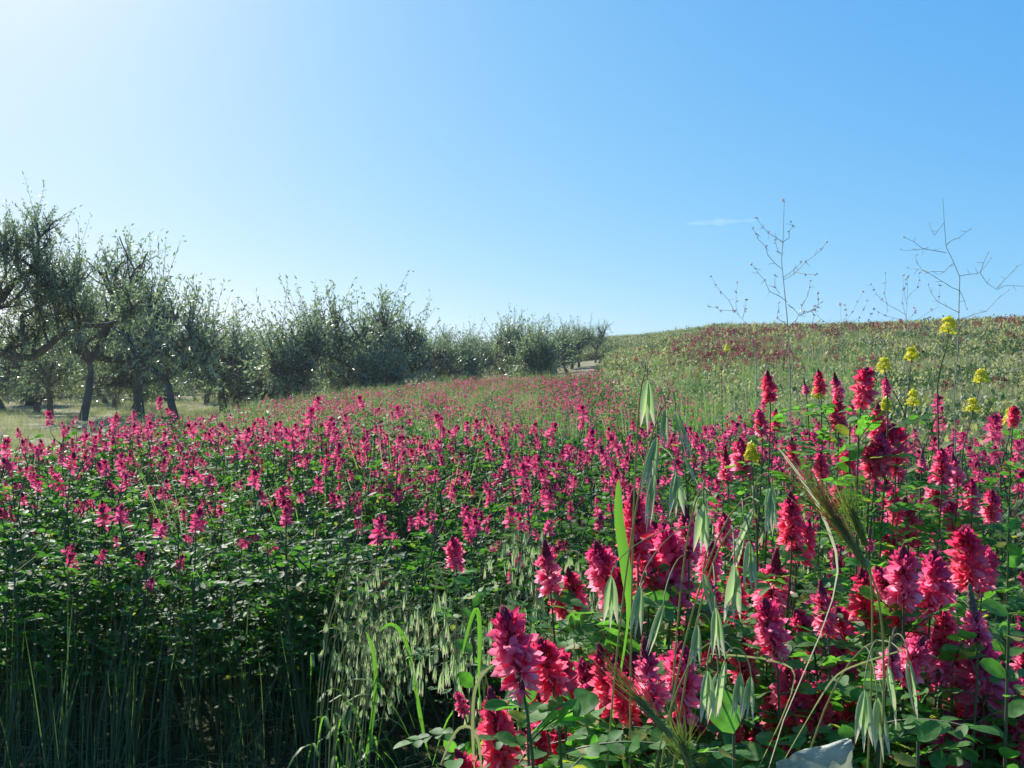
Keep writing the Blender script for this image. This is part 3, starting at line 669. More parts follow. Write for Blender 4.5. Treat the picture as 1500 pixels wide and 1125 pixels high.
def close_plant(label, spikes):
    hs = [math.hypot(a[2]-a[0], a[3]-a[1]) for a in spikes]
    dm = float(np.clip(118/np.median(hs), .88, 3.0))
    if label.startswith('small sulla plant with one'): dm = 1.9
    if label.startswith('sulla plant with a woolly'): dm = 1.25
    cx = np.mean([(a[2]-750)/F*dm for a in spikes])
    low = max(P(a[2], a[3], dm)[2] for a in spikes)
    base = np.array([cx+random.uniform(-.04, .04), dm+random.uniform(.05, .14), 0]); base[2] = tz(base[0], base[1])
    t = empty('sulla_plant', base, label, 'flowering plant', 'close flowering sulla plants')
    st = MB(); fo = MB()
    extra = []
    for k, a in enumerate(spikes):
        h = math.hypot(a[2]-a[0], a[3]-a[1])
        if h > 62 and a[1] > 640:
            sd = random.choice((-1, 1)); dx = sd*h*random.uniform(.42, .66); dy = h*random.uniform(-.1, .55); q = random.uniform(.62, .85)
            extra.append((a[0]+dx, a[1]+dy+h*(1-q), a[2]+dx*random.uniform(.25, .85), a[3]+dy, random.choice((0, 1, 2, 5))))
    for k, a in enumerate(list(spikes)+extra):
        d = dm+((k*37) % 5-2)*.03+.01*k
        top = P(a[0], a[1], d)-base; bot = P(a[2], a[3], d)-base
        ax = top-bot; ln = np.linalg.norm(ax); s = ln/.085
        ax = ax+np.array([0, random.uniform(-.25, .25)*ln, 0])
        A, B = SP0[a[4]]
        o = link('flower_spike', A, t); orient(o, bot, unit(ax), s*.98)
        if len(B.vertices): b = link('bud_tip', B, o)
        # stem: up from the base, out to the spike
        m1 = np.array([bot[0]*.35, bot[1]*.35+.02, bot[2]*.5]); m2 = bot-unit(ax)*.10+np.array([0, .01, 0])
        c = [np.array([random.uniform(-.02, .02), random.uniform(-.02, .02), 0.]), m1, m2, bot]
        ts = np.linspace(0, 1, 14); pts = []
        for u in ts:
            pts.append((1-u)**3*c[0]+3*(1-u)**2*u*c[1]+3*(1-u)*u*u*c[2]+u**3*c[3])
        st.tube(pts, np.linspace(.0034, .0014, 14), 6)
        # leaves along the upper stem
        q = np.array(pts)
        for j in range(12):
            u = .42+.50*(j+rng.random())/12; i = u*13; ii = int(i); o_ = q[ii]*(1-i+ii)+q[min(13, ii+1)]*(i-ii)
            b_ = j*2.4+k+rng.uniform(-.4, .4); el = rng.uniform(0, .7)
            dr = np.array([math.cos(b_)*math.cos(el), math.sin(b_)*math.cos(el), math.sin(el)])
            if dr[1] < -.3: dr[1] *= .5
            pinnate(fo, o_, dr, np.array([0, 0, 1.]), rng.uniform(.06, .11), 4 if j % 3 else 3, rng.uniform(.021, .031), LEAF3, 0, 1, 4, un=.4)
    link('stem', st.mesh('close_stem', [M['stem']]), t)
    link('foliage', fo.mesh('close_foliage', [M['leaf'], M['stem']]), t)
for lb, sp in HERO: close_plant(lb, sp)

# broad green leaves seen large low on the right
def leafy_sprig(label, px, py, d, n=3, ls=.055, name='broad_leaf_sprig', az=0):
    p = P(px, py, d); b = np.array([p[0]+.03, d+.12, tz(p[0], d)])
    t = empty(name, b, label, 'leafy plant', 'broad leaved sprigs among the close flowers')
    st = MB(); fo = MB(); top = p-b
    pts = [np.array([0, 0, 0]), top*.5+np.array([.02, 0, .0]), top*.8, top]
    st.tube(pts, [.0026, .0022, .002, .0015], 6)
    D = []; U = []; O = []; W = []
    for i in range(n*5):
        a = az+i*2.1; D.append([math.cos(a), math.sin(a)*.6-.2, rng.uniform(.0, .9)]); U.append([rng.normal()*.4, -.5, 1]); O.append(top*(1-.022*i)); W.append(ls*.82*rng.uniform(.6, 1.15))
    fo.stamp(LEAF3, frames(D, U, W, np.array(W)*1.25), O, 0)
    link('stem', st.mesh('sprig_stem', [M['stem']]), t); link('foliage', fo.mesh('sprig_leaf', [M['leaf']]), t)
for lb, px, py, d, n, ls, az in (
  ('large rounded green leaves by the right frame above the corner spikes', 1478, 900, 1.15, 2, .042, 2.5),
  ('large rounded green leaves beside the silvery leaf, on its left', 1075, 1075, .92, 2, .052, 2.0),
  ('round green leaves between the silvery leaf and the corner spikes', 1345, 1085, .95, 2, .042, .3),
  ('bright green leaves under the woolly closed bud', 1285, 960, 1.3, 2, .036, 1.0),
  ('wide flat green leaves at the right frame, level with the highest spike there', 1478, 775, 1.9, 3, .05, .6),
  ('sunlit green leaves at the foot of the crimson stack', 1245, 620, 2.3, 3, .05, .2),
  ('green leaf cluster left of the lowest spikes, over the black hollow', 690, 855, 1.9, 2, .045, 2.8),
  ('green leaves low between the pink mass and the leaning pink spike', 772, 1030, 1.15, 2, .036, 1.3)):
    leafy_sprig(lb, px, py, d, n, ls, az=az)

# the silvery leaf at the lower frame
def silvery():
    p = P(1205, 1128, .88); b = np.array([p[0], .95, tz(p[0], .95)])
    t = empty('silvery_leaf_plant', b, 'broad pale silvery leaf turned to the sun at the lower frame', 'leaf')
    mb = MB(); n = 22; V = []; top = p-b
    for i in range(n):
        u = i/(n-1); hw = .036*math.sin(math.pi*min(1, u*.92+.06))**1.0
        for k in range(-8, 9):
            s = k/8; V.append(top+np.array([hw*s*(1+.06*math.sin(i*1.9+s))+.038*u-.02, -.03*u*u-.014*math.cos(s*2.6)*(1-u)+.014*abs(s)+.0016*math.cos((abs(s)*2.2-u*4.5)*2*math.pi)+.003*math.sin(u*7+s*3), -.040+.070*u-.016*s-.012*s*s+.0012*math.sin(k*1.7+i*1.3)]))
    Fq = [(i*17+k, i*17+k+1, (i+1)*17+k+1, (i+1)*17+k) for i in range(n-1) for k in range(16)]
    mb.add(V, Fq); bl = link('leaf_blade', mb.mesh('silvery_blade', [M['silver']]), t)
    st = MB(); st.tube([(0, 0, 0), (.01, -.02, top[2]*.6), top+np.array([0, 0, -.035])], [.006, .005, .003], 6); link('stem', st.mesh('silvery_stem', [M['stem']]), t)
silvery()

# ---------------------------------------------------------------- wild oats
def glume_mesh(seed=0):
    """one nodding oat spikelet: two long husks gaping downward with pale tips; hangs along -Z, unit length"""
    r = np.random.default_rng(seed); mb = MB()
    for sg, ang in ((1, .13+r.uniform(0, .06)), (-1, .15+r.uniform(0, .06)), (.2, .03)):
        ca, sa = math.cos(ang*sg), math.sin(ang*sg); L = r.uniform(.88, 1.0); n = 8; V = []
        for i in range(n+1):
            u = i/n; hw = .105*(math.sin(math.pi*min(1, u**.75))**.9)*(1-.25*u)+.003
            if abs(sg) < .5: hw *= .7
            for k in (-1, -.5, 0, .5, 1):
                x = hw*k; y = hw*(1-k*k)*.9*(1 if sg > 0 else -1)*.6+r.uniform(-.002, .002); z = -u*L
                V.append((x*.75+y*.3*sg+sa*u*L*.9, y+.015*sg, z*ca))
        f0 = []; f1 = []
        for i in range(n):
            for k in range(4):
                (f1 if (i >= 6 or k == (0 if i % 2 else 3) and i > 3) else f0).append((i*5+k, i*5+k+1, (i+1)*5+k+1, (i+1)*5+k))
        base = mb.n
        for f in f0: mb.f.setdefault((4, 0), []).append(np.array([f])+base)
        for f in f1: mb.f.setdefault((4, 1), []).append(np.array([f])+base)
        mb.v.append(np.array(V)); mb.n += len(V)
    return mb.mesh('oat_spikelet', [M['oat'], M['oatpale']])
GL = [glume_mesh(s) for s in range(4)]
def bez(c, n=14):
    c = [np.asarray(q, float) for q in c]; return [(1-u)**3*c[0]+3*(1-u)**2*u*c[1]+3*(1-u)*u*u*c[2]+u**3*c[3] for u in np.linspace(0, 1, n)]
def oat_hero(label, d, stemtop, spl):
    """spl: (px, py of the top of the spikelet, length in px, swing)"""
    tp = P(*stemtop, d); b = np.array([tp[0]+random.uniform(-.05, .05), d+.5, 0]); b[2] = tz(b[0], b[1])
    t = empty('wild_oat', b, label, 'wild oat', 'close wild oats'); st = MB()
    c = bez([np.zeros(3), np.array([0, 0, (tp-b)[2]*.75]), (tp-b)+np.array([0, .12, .03]), tp-b], 18)
    st.tube(c, np.linspace(.0016, .0006, 18), 5)
    for k, (px, py, ln, sw) in enumerate(spl):
        dd = d+random.uniform(-.02, .02); q = P(px, py, dd)-b; L = ln/F*dd
        # branchlet from the nearest higher point of the stem
        s0 = min(c, key=lambda z: abs(z[2]-(q[2]+.015))+.3*abs(z[0]-q[0]))
        st.tube(bez([s0, s0+(q-s0)*.4+np.array([0, 0, .02]), q+np.array([0, 0, .015]), q], 8), .00055, 4)
        o = link('spikelet', GL[(k+int(px)) % 4], t)
        orient(o, q, unit(np.array([sw*.9, random.uniform(-.1, .1), 1])), L, random.uniform(-.5, .5))
    link('stem', st.mesh('oat_stem', [M['straw']]), t)
oat_hero('wild oat with the highest pale gaping husks, standing clear against the green hill', .80, (950, 548), [(948,556,80,-.02),(975,598,62,.05)])
oat_hero('wild oat with twisted pale husks over the pink band, just below the highest one', .78, (985, 590), [(990,602,75,-.3),(962,640,88,.22),(958,695,85,.15),(990,690,75,.0),(1002,668,50,-.5)])
oat_hero('wild oat with dull hanging husks over the crowded pink spikes', .82, (1040, 720), [(1030,738,82,.03),(895,842,82,.02),(938,858,80,.12),(972,885,80,.35)])
oat_hero('wild oat with slanted husk pair left of the long striped husks', .76, (1112, 735), [(1104,745,85,.5),(1132,712,82,.1),(1126,715,75,-.1),(1090,785,70,.35)])
oat_hero('wild oat with the broadest striped husk in the centre of the close husks', .70, (1095, 780), [(1097,792,82,-.05),(1076,826,98,.0),(1030,840,85,-.32),(1048,890,80,-.1)])
oat_hero('wild oat with a hanging cluster of husks above the pink petals beside the silvery leaf', .74, (1062, 960), [(1062,968,92,.12),(1052,985,85,.25),(1036,982,80,.0),(1022,915,70,.1),(1085,985,78,.15),(1100,990,75,.1)])
oat_hero('wild oat with two pairs of husks in front of the woolly closed bud', .78, (1322, 955), [(1302,975,92,-.12),(1330,965,88,-.15),(1266,1010,92,.02),(1285,1022,98,-.12)])

def oat_proto(seed, n=22, H=1.0, arch=.35, blades=2):
    r = np.random.default_rng(seed); st = MB(); lf = MB(); pos = []
    c = bez([(0, 0, 0), (0, 0, H*.75), (arch*.3, 0, H*1.05), (arch, 0, H*.88)], 22); st.tube(c, np.linspace(.003, .0008, 22), 4)
    for k in range(n):
        i = int(12+9*k/n); s0 = np.array(c[i]); a = r.uniform(0, 6.28); l = r.uniform(.02, .07)
        q = s0+np.array([math.cos(a)*l, math.sin(a)*l, -r.uniform(.02, .12)])
        st.tube([s0, (s0+q)/2+np.array([math.cos(a)*.01, math.sin(a)*.01, .015]), q], .0006, 3)
        pos.append((q, unit([r.normal(0, .12), r.normal(0, .12), 1]), r.uniform(.034, .046)))
    for k in range(blades):
        a = r.uniform(0, 6.28); z0 = H*r.uniform(.35, .7); o = np.array([math.cos(a), math.sin(a), 0]); s = np.array([-math.sin(a), math.cos(a), 0]); V = []
        for u in np.linspace(0, 1, 7):
            p_ = np.array([0, 0, z0])+o*.26*u+np.array([0, 0, .22*u-.42*u*u]); w_ = .011*(1-u**2)+.001; V += [p_-s*w_/2, p_+s*w_/2]
        lf.add(V, [(2*i, 2*i+1, 2*i+3, 2*i+2) for i in range(6)])
    return st.mesh('oat_stem', [M['straw']]), lf.mesh('oat_blade', [M['blade']]), pos
OP = [oat_proto(s, n, H, a, b) for s, n, H, a, b in ((1, 18, 1.0, .22, 2), (2, 24, 1.05, .30, 3), (3, 14, .95, .15, 2))]
def oat(x, y, v, s, rz, label, group):
    st, lf, pos = OP[v]
    t = empty('wild_oat', (x, y, tz(x, y)), label, 'wild oat', group, rz); t.scale = (s, s, s)
    link('stem', st, t); link('leaf_blade', lf, t)
    for k, (q, d, l) in enumerate(pos):
        o = link('spikelet', GL[k % 4], t); orient(o, q, d, l)
for i in range(20):   # the hanging clump before the dark hollow
    px = 500+i*4+random.uniform(-8, 8); d = 2.9+random.uniform(-.25, .35); z = 0
    oat((px-40-750)/F*d, d, i % 3, random.uniform(.72, .92)*(.98-.008*i), random.uniform(-.45, .45), 'drooping wild oat in the pale hanging clump before the black hollow', 'wild oats of the hanging clump')
for i in range(26):   # oats right of the hollow
    px = random.uniform(690, 900); d = random.uniform(1.9, 3.2)
    oat((px-750)/F*d, d, i % 3, random.uniform(.88, 1.08), random.uniform(0, 6.28), 'slender wild oat with small hanging husks between the hollow and the wide green blade', 'wild oats right of the hollow')
for i in range(14):
    px = random.uniform(980, 1480); d = random.uniform(2.2, 4.5)
    oat((px-750)/F*d, d, i % 3, random.uniform(.9, 1.1), random.uniform(0, 6.28), 'wild oat with small husks rising among the sulla plants right of the wide green blade', 'wild oats on the right')

# ---------------------------------------------------------------- single grass blades
def blade(label, pts, d, wpx, matk='blade', dd=0.0, name='grass_blade'):
    """a folded grass blade along a list of (px, py), growing from the ground"""
    q = [P(a, b_, d+dd*i/len(pts)) for i, (a, b_) in enumerate(pts)]
    b = np.array([q[0][0], q[0][1]+.45, tz(q[0][0], q[0][1])]); t = empty(name, b, label, 'grass blade', 'single grass blades in the close flowers')
    full = [b-b]+[b*0+(b+(q[0]-b)*.5)-b]+[x-b for x in q]; n = len(full); full = np.array(full)
    # resample smoothly
    full[1] = np.array([0, -.12, full[2][2]*.75]); tt = np.linspace(0, n-1, 26); sm = np.stack([np.interp(tt, range(n), full[:, k]) for k in range(3)], 1)
    for _ in range(3): sm[1:-1] = (sm[:-2]+2*sm[1:-1]+sm[2:])/4
    V = []; w_ = wpx/F*d
    for i, p_ in enumerate(sm):
        u = i/25; ta = unit(sm[min(25, i+1)]-sm[max(0, i-1)]); s = unit(np.cross(ta, [0.25, 1, 0.1])); h = w_/2*(1 if u < .6 else math.sqrt(max(0, 1-((u-.6)/.4)**2)))*(min(1, max(0, u-2/(n-1))*9)*.82+.18)+.0003
        V += [p_-s*h, p_+np.array([0, .22*h, 0]), p_+s*h]
    mb = MB(); mb.add(V, [f for i in range(25) for f in ((3*i, 3*i+1, 3*i+4, 3*i+3), (3*i+1, 3*i+2, 3*i+5, 3*i+4))])
    o = link('blade', mb.mesh('grass_blade', [M[matk]]), t)
blade('wide bright green grass blade standing upright left of the crowded pink spikes', [(925,900),(914,812),(906,760),(906,702)], 1.1, 15)
blade('long narrow green blade curving down over the black hollow beside the hanging oats', [(530,1140),(546,1060),(552,985),(545,945),(536,925)], 2.6, 6)
blade('second broad green blade among the hanging oats, bending right', [(630,1125),(612,1030),(602,965),(590,925),(572,910),(556,925)], 2.6, 6)
blade('thin arched grass stem curling over at the lower frame left of the close spikes', [(705,1125),(702,1085),(690,1062),(668,1066),(645,1120)], 1.2, 4, 'straw')
blade('tall arched thin stem rising beside the leaning pink spike', [(694,1125),(692,1060),(694,1010),(708,985),(725,972)], 1.15, 4, 'straw')
blade('green blade behind the tall arched thin stem, hanging into the hollow', [(700,1000),(704,930),(700,885),(690,905),(676,962)], 1.7, 6)
blade('pale dry stalk leaning across the pink petals left of the red awned head', [(1240,850),(1203,745),(1165,688),(1142,658)], .85, 3.4, 'oatpale')
blade('thin pale straw arched across the petals above the hanging husks', [(1190,1040),(1225,985),(1280,965),(1330,950)], .8, 1.6, 'straw')
blade('fine pale straw lying across the husk cluster at the lower right', [(1180,985),(1130,966),(1080,960),(1040,958)], .78, 1.8, 'straw')

# ---------------------------------------------------------------- awned heads (wild barley)
def awned(label, base, tip, d, spread, n=70, red=True):
    p0 = P(*base, d); p1 = P(*tip, d-.04); b = np.array([p0[0]+.12, d+.4, tz(p0[0], d)])
    t = empty('wild_barley', b, label, 'wild barley', 'awned grass heads'); st = MB(); aw = MB(); hd = MB()
    ax = p1-p0; L = np.linalg.norm(ax); u = unit(ax)
    st.tube(bez([np.zeros(3), [0, 0, (p0-b)[2]*.6], p0-b-u*.08, p0-b], 14), np.linspace(.0013, .0008, 14), 5)
    for i in range(n):
        f = i/n; o = p0-b+ax*.42*f; r = rng.normal(0, spread, 3); dd = unit(u+r)
        l = L*(1.0-.42*f)*rng.uniform(.55, 1.0); e = o+dd*l; k = o+dd*l*.5+rng.normal(0, .002, 3)
        aw.tube([o, k, e], [.00045, .0003, .0001], 3, 0 if (rng.random() < .55 and red) else 1)
        hd.stamp(BUD, frames([dd], [rng.normal(size=3)], .007, .0015), [o], 0)
    link('stem', st.mesh('barley_stem', [M['straw']]), t); link('awns', aw.mesh('barley_awns', [M['awn'], M['awng']]), t); link('head', hd.mesh('barley_head', [M['awng']]), t)
awned('red awned wild barley head leaning up left from the leaves, with long fine bristles', (1272, 832), (1150, 655), .70, .075, 55)
awned('wild barley head of dry brownish bristles, smaller and right of the red one', (1268, 800), (1225, 690), .80, .12, 60, False)
awned('blurred brown and green awned head crossing the lowest pink spikes', (985, 1080), (868, 950), .68, .10, 40)
awned('green woolly awned head beside the silvery leaf, at the lower frame', (1010, 1125), (985, 1045), .72, .20, 70, False)

# ---------------------------------------------------------------- tall dried mustard stalks
def stalk(label, d, main, br, buds, sc_=1.0, budr=.0036):
    cv = lambda u, v: P(900+u/2.5, 270+v/2.5, d)
    m = [cv(*q) for q in main]; b = np.array([m[0][0]+.02, d+.03, tz(m[0][0], d)]); t = empty('mustard_stalk', b, label, 'dried weed', 'tall thin dried stalks')
    st = MB(); pd = MB(); r0 = .0020*sc_
    allm = [b-b]+[x-b for x in m]
    st.tube(allm, np.linspace(r0, r0*.28, len(allm)), 5)
    for j, c in enumerate(br):
        w_ = [cv(*q)-b for q in c]; dy = rng.uniform(-.12, .12)
        for i in range(1, len(w_)): w_[i] = w_[i]+np.array([0, dy*i/(len(w_)-1)*sc_, 0])
        q = []
        for i in range(len(w_)-1):
            mid = (w_[i]+w_[i+1])/2+rng.normal(0, .004, 3); q += [w_[i], mid]
        q.append(w_[-1]); st.tube(q, np.linspace(r0*.5, r0*.22, len(q)), 4)
        tips = [q[-1]] + ([q[-2]] if buds else []) + ([q[len(q)//2]] if buds and len(q) > 3 else [])
        for e in tips:
            for k in range(3 if buds else 1):
                pd.stamp(BUD, frames([unit(rvec(1)[0]+[0, 0, .8])], rvec(1), budr*rng.uniform(.8, 1.5), budr), [e+rng.normal(0, budr*.5, 3)], 0)
        # little side pods
        for k in range(1, len(q)-1):
            e = q[k]+rvec(1)[0]*.02*sc_; st.tube([q[k], e], [.0008*sc_, .0004*sc_], 3)
    for e in (allm[-1],) if buds else ():
        for k in range(6): pd.stamp(BUD, frames([unit(rvec(1)[0]+[0, 0, .8])], rvec(1), budr*1.3, budr), [e+rng.normal(0, budr*.7, 3)], 0)
    link('stem', st.mesh('mustard_stem', [M['twig']]), t); link('seed_pods', pd.mesh('mustard_pods', [M['pod']]), t)
stalk('tall thin dried stalk with pinkish bud tips rising against the sky, the upright one', 2.9,
  [(645,760),(640,600),(632,480),(622,380),(612,280),(618,200),(622,60)],
  [[(632,430),(575,390),(540,320),(522,285)],[(612,310),(560,260),(520,200),(502,165)],[(615,210),(580,170),(547,105)],[(618,210),(645,170),(658,130)],
   [(618,350),(660,320),(710,270),(740,228)],[(640,520),(680,470),(710,410),(722,350)],[(636,440),(680,480),(730,460),(770,430)],[(680,478),(745,450),(742,400)],
   [(620,230),(628,185)],[(614,260),(600,210)],[(620,340),(650,300)],[(605,400),(575,343)],[(660,320),(692,345)],[(640,520),(600,490),(612,430)],[(720,462),(748,505)]], True)
stalk('low forked dried stalk with pale bud tips, left of the tall upright one', 4.2, [(520,640),(508,580),(495,520),(440,465)],
  [[(440,465),(400,390),(372,325)],[(440,465),(400,460),(365,440)],[(455,478),(458,425),(477,348)],[(470,490),(462,430)]], True, 1.1, .0055)
stalk('bare wiry dried stalk with crooked side branches, nearest the right frame', 3.0,
  [(1248,940),(1245,760),(1258,600),(1262,450),(1265,340),(1240,280),(1215,230),(1208,140),(1203,50)],
  [[(1215,250),(1150,230),(1100,180)],[(1150,232),(1085,232)],[(1215,225),(1280,190),(1345,150)],[(1265,390),(1180,360),(1090,325),(1045,280)],[(1265,335),(1340,325),(1400,265)],
   [(1240,290),(1210,320),(1140,325)],[(1150,322),(1132,290)],[(1265,390),(1330,455)],[(1340,325),(1380,390),(1415,380),(1500,395)],[(1400,380),(1420,330),(1437,295)],
   [(1262,470),(1170,430),(1125,370)],[(1208,140),(1190,180),(1186,130)],[(1340,325),(1338,260)],[(1262,500),(1330,470),(1380,400)]], False)
stalk('faint wiry dried stalk with many pale tips between the upright stalk and the bare one', 6.5, [(1075,700),(1072,560),(1070,480),(1075,340)],
  [[(1070,480),(1010,440),(975,400),(960,360)],[(1070,500),(1040,440),(1028,345)],[(1072,420),(1100,380),(1095,330)],[(1072,500),(1110,470),(1115,450)],[(1060,500),(990,480),(950,455)],
   [(1070,440),(1060,380),(1062,350)],[(1000,470),(985,400),(985,325)],[(1075,520),(1150,470),(1190,450),(1200,370)],[(1075,540),(1180,500),(1240,470)]], True, 1.2, .0075)
stalk('small faint dried stalk just over the hill line, right of the upright stalk', 7.5, [(835,680),(832,560),(828,440)],
  [[(832,520),(870,470),(905,395)],[(832,520),(850,480),(842,440)],[(832,540),(890,490),(915,430)],[(830,560),(770,500),(742,460)],[(832,560),(920,500),(930,460)]], True, 1.2, .0085)

# ---------------------------------------------------------------- yellow mustard
def mustard(label, heads, d):
    cx, cy = np.mean([h[0] for h in heads]), max(h[1] for h in heads)
    p = P(cx, cy, d); b = np.array([p[0]+random.uniform(-.05, .05), d+.05, tz(p[0], d)]); t = empty('yellow_mustard', b, label, 'yellow flower', 'yellow flowering mustard plants')
    st = MB(); root = np.zeros(3)
    fork = np.array([0, 0, (p-b)[2]-.22])
    st.tube([root, fork*.5+[.01, 0, 0], fork], [.005, .004, .003], 5)
    for (px, py, w_) in heads:
        q = P(px, py, d+random.uniform(-.05, .05))-b; st.tube(bez([fork, fork+[0, 0, .08], q-[0, 0, .08], q], 8), np.linspace(.0028, .0014, 8), 4)
        rad = w_*.52/F*d; n = 56; fl = MB(); fs = .0105
        for k in range(n):
            a = k*2.399; rr = rad*math.sqrt((k+.5)/n); z = rad*1.1*(1-(rr/rad)**2)+rng.uniform(-.01, .006)+rng.uniform(-.006, .004)-.012*(k > 24)
            c = q+np.array([math.cos(a)*rr, math.sin(a)*rr, z]); up = unit([math.cos(a)*.8, math.sin(a)*.8, .9]); s1 = unit(np.cross(up, [.3, .2, .9])); s2 = np.cross(up, s1)
            fl.stamp(PETQ, frames([s1, -s1, s2, -s2], [up]*4, fs, fs*1.7), [c]*4, 0)
        link('flower_head', fl.mesh('mustard_head', [M['yellow']]), t)
    lf = MB()
    for k in range(9):
        a = k*2.4; lf.stamp(LEAF3, frames([[math.cos(a), math.sin(a), .5]], [[0, 0, 1]], .085, .07), [fork*(.35+.06*k)], 0)
    link('foliage', lf.mesh('mustard_leaf', [M['herb']]), t); link('stem', st.mesh('mustard_green_stem', [M['stem']]), t)
mustard('yellow mustard blossom head standing highest, beside the bare wiry stalk', [(1390,480,26)], 3.6)
mustard('yellow mustard with two blossom heads left of the highest one', [(1335,520,19),(1295,536,20)], 3.9)
mustard('yellow mustard with a blossom head low between the stalk and the crimson stack', [(1338,586,20)], 3.9)
mustard('yellow mustard with two blossom heads right of the bare wiry stalk', [(1437,553,20),(1425,595,18)], 4.0)
mustard('yellow mustard blossom by the small red head at the right edge', [(1482,611,22)], 3.4)
mustard('small yellow blossom among pink spikes, left of and below the lone dark spike', [(1101,663,17)], 2.6)
mustard('tiny far yellow blossom on the hill between the dried stalks', [(1065,511,10)], 9)
mustard('pale yellow blossom low behind the row of three pointed spikes', [(1198,575,16),(1298,592,12)], 3.4)

# ---------------------------------------------------------------- olive trees
def grow(seed, H=5.0, lean=(0, 0), nl=4, paths=None, dens=1.0, low=.9, trunk_r=.078):
    """one olive: trunk with limbs (bark) and a crown of small leaves on upright shoots"""
    global rng
    save = rng; rng = np.random.default_rng(seed); tr = MB(); cr = MB(); tw = []
    def limb(p, d, L, r, lev, trop=.10):
        n = 6; pts = [p]; dd = unit(d); q = p
        for i in range(n):
            dd = unit(dd+rng.normal(0, .17 if lev < 3 else .12, 3)+np.array([0, 0, trop])); q = q+dd*L/n; pts.append(q)
        tr.tube(pts, np.linspace(r, r*.55, n+1), 7 if lev < 2 else (5 if lev == 2 else 3)); return pts, dd
    def rec(p, d, L, r, lev):
        pts, dd = limb(p, d, L, r, lev, .10 if lev < 2 else .06)
        if lev >= 3:
            tw.append(pts); return
        kids = {0: nl, 1: 4, 2: 6}[lev]
        for k in range(kids):
            i = rng.integers(2, 6) if lev else 6; o = pts[i] if lev else pts[-1]
            a = k*2*math.pi/kids+rng.uniform(-.5, .5); el = rng.uniform(-.25, .85) if lev else rng.uniform(.2, .95)
            nd = np.array([math.cos(a)*math.cos(el), math.sin(a)*math.cos(el), math.sin(el)])
            if lev: nd = unit(nd*.9+dd*.55)
            rec(o, nd, L*({0: 1.05, 1: .62, 2: .62}[lev])*rng.uniform(.8, 1.2), r*(.66 if lev == 0 else .60), lev+1)
        if lev: tw.append(pts[3:])
    s = H/5
    if paths is None:
        rec(np.array([0, 0, -.05]), np.array([lean[0], lean[1], 1.]), low*1.3*s, trunk_r*s, 0)
    else:
        for (pts, r) in paths:
            pts = [np.array(q, float) for q in pts]; sm = []
            for i in range(len(pts)-1):
                for u in (0, .33, .66): sm.append(pts[i]*(1-u)+pts[i+1]*u+rng.normal(0, .03, 3)*(0 if i+u == 0 else 1))
            sm.append(pts[-1]); tr.tube(sm, np.linspace(r, r*.45, len(sm)), 8)
            for i in range(3, len(sm), 1):
                for k in range(2):
                    a = rng.uniform(0, 6.28); nd = unit([math.cos(a)*.8, math.sin(a)*.8, rng.uniform(-.1, 1.3)])
                    if rng.random() < .5 and r < .16: rec(sm[i], nd, rng.uniform(.5, 1.0), r*.28, 2)
            rec(sm[-1], sm[-1]-sm[-3], .6, r*.4, 1) if r < .16 else None
    # leafy shoots from every twig
    O = []; D = []
    for pts in tw:
        pts = [np.asarray(q) for q in pts]
        for k in range(int(6*dens+rng.random())):
            i = rng.integers(0, len(pts)); o = pts[i]
            hang = rng.random() < .48
            d = unit(rng.normal(0, .5, 3)+np.array([0, 0, -.9 if hang else 1.0])); L = rng.uniform(.25, .65)*s**.5*(1.9 if (not hang and rng.random() < .16) else 1)
            O.append(o); D.append(d*L)
    O = np.array(O); D = np.array(D); m = len(O); nn = 17
    tr_pts = []
    for i in range(0, m): tr.tube([O[i], O[i]+D[i]*.95], [.006, .002], 3)
    u = np.tile(np.linspace(.12, 1, nn), m); Or = np.repeat(O, nn, 0)+np.repeat(D, nn, 0)*u[:, None]+rng.normal(0, .018, (m*nn, 3))
    Dr = np.repeat(D/np.linalg.norm(D, axis=1)[:, None], nn, 0)*.7+rng.normal(0, .55, (m*nn, 3))
    gz = Or[:, 2] > .2; Or = Or[gz]; Dr = Dr[gz]; m = 1; nn = len(Or)
    cr.stamp(NARROW, frames(Dr, rng.normal(size=(m*nn, 3)), rng.uniform(.055, .10, m*nn), rng.uniform(.09, .15, m*nn)), Or, 0)
    rng = save
    cr.smooth = False
    T_, C_ = tr.mesh('trunk', [M['bark']]), cr.mesh('crown', [M['olive']])
    z = np.zeros(len(C_.vertices)*3, np.float32); C_.vertices.foreach_get('co', z); zt = float(np.percentile(z[2::3], 99.7))
    return T_, C_, zt
OL = [grow(200+i, 5, l, nl, dens=dn, low=lo) for i, (l, nl, dn, lo) in enumerate((((.15, 0), 4, .38, .75), ((-.3, .1), 3, .42, .6), ((0, .1), 5, .34, .5), ((.4, -.1), 3, .6, .4), ((-.2, 0), 4, .42, .65), ((0, 0), 5, .9, .22)))]
print('olive leaves', [len(c.polygons) for t, c, z in OL], [z for *_, z in OL])
def olive(px, d, top, var, label, group='olive trees', rz=None, wide=1.0, name='olive_tree'):
    x = (px-750)/F*d; z0 = tz(x, d); H = EYE-(top-562.5)/F*d-z0
    T_, C_, zt = OL[var]; s = H/zt
    t = empty(name, (x, d, z0), label, 'olive tree', group, random.uniform(0, 6.28) if rz is None else rz); t.scale = (s*wide, s*wide, s)
    link('trunk', T_, t); link('crown', C_, t); return t
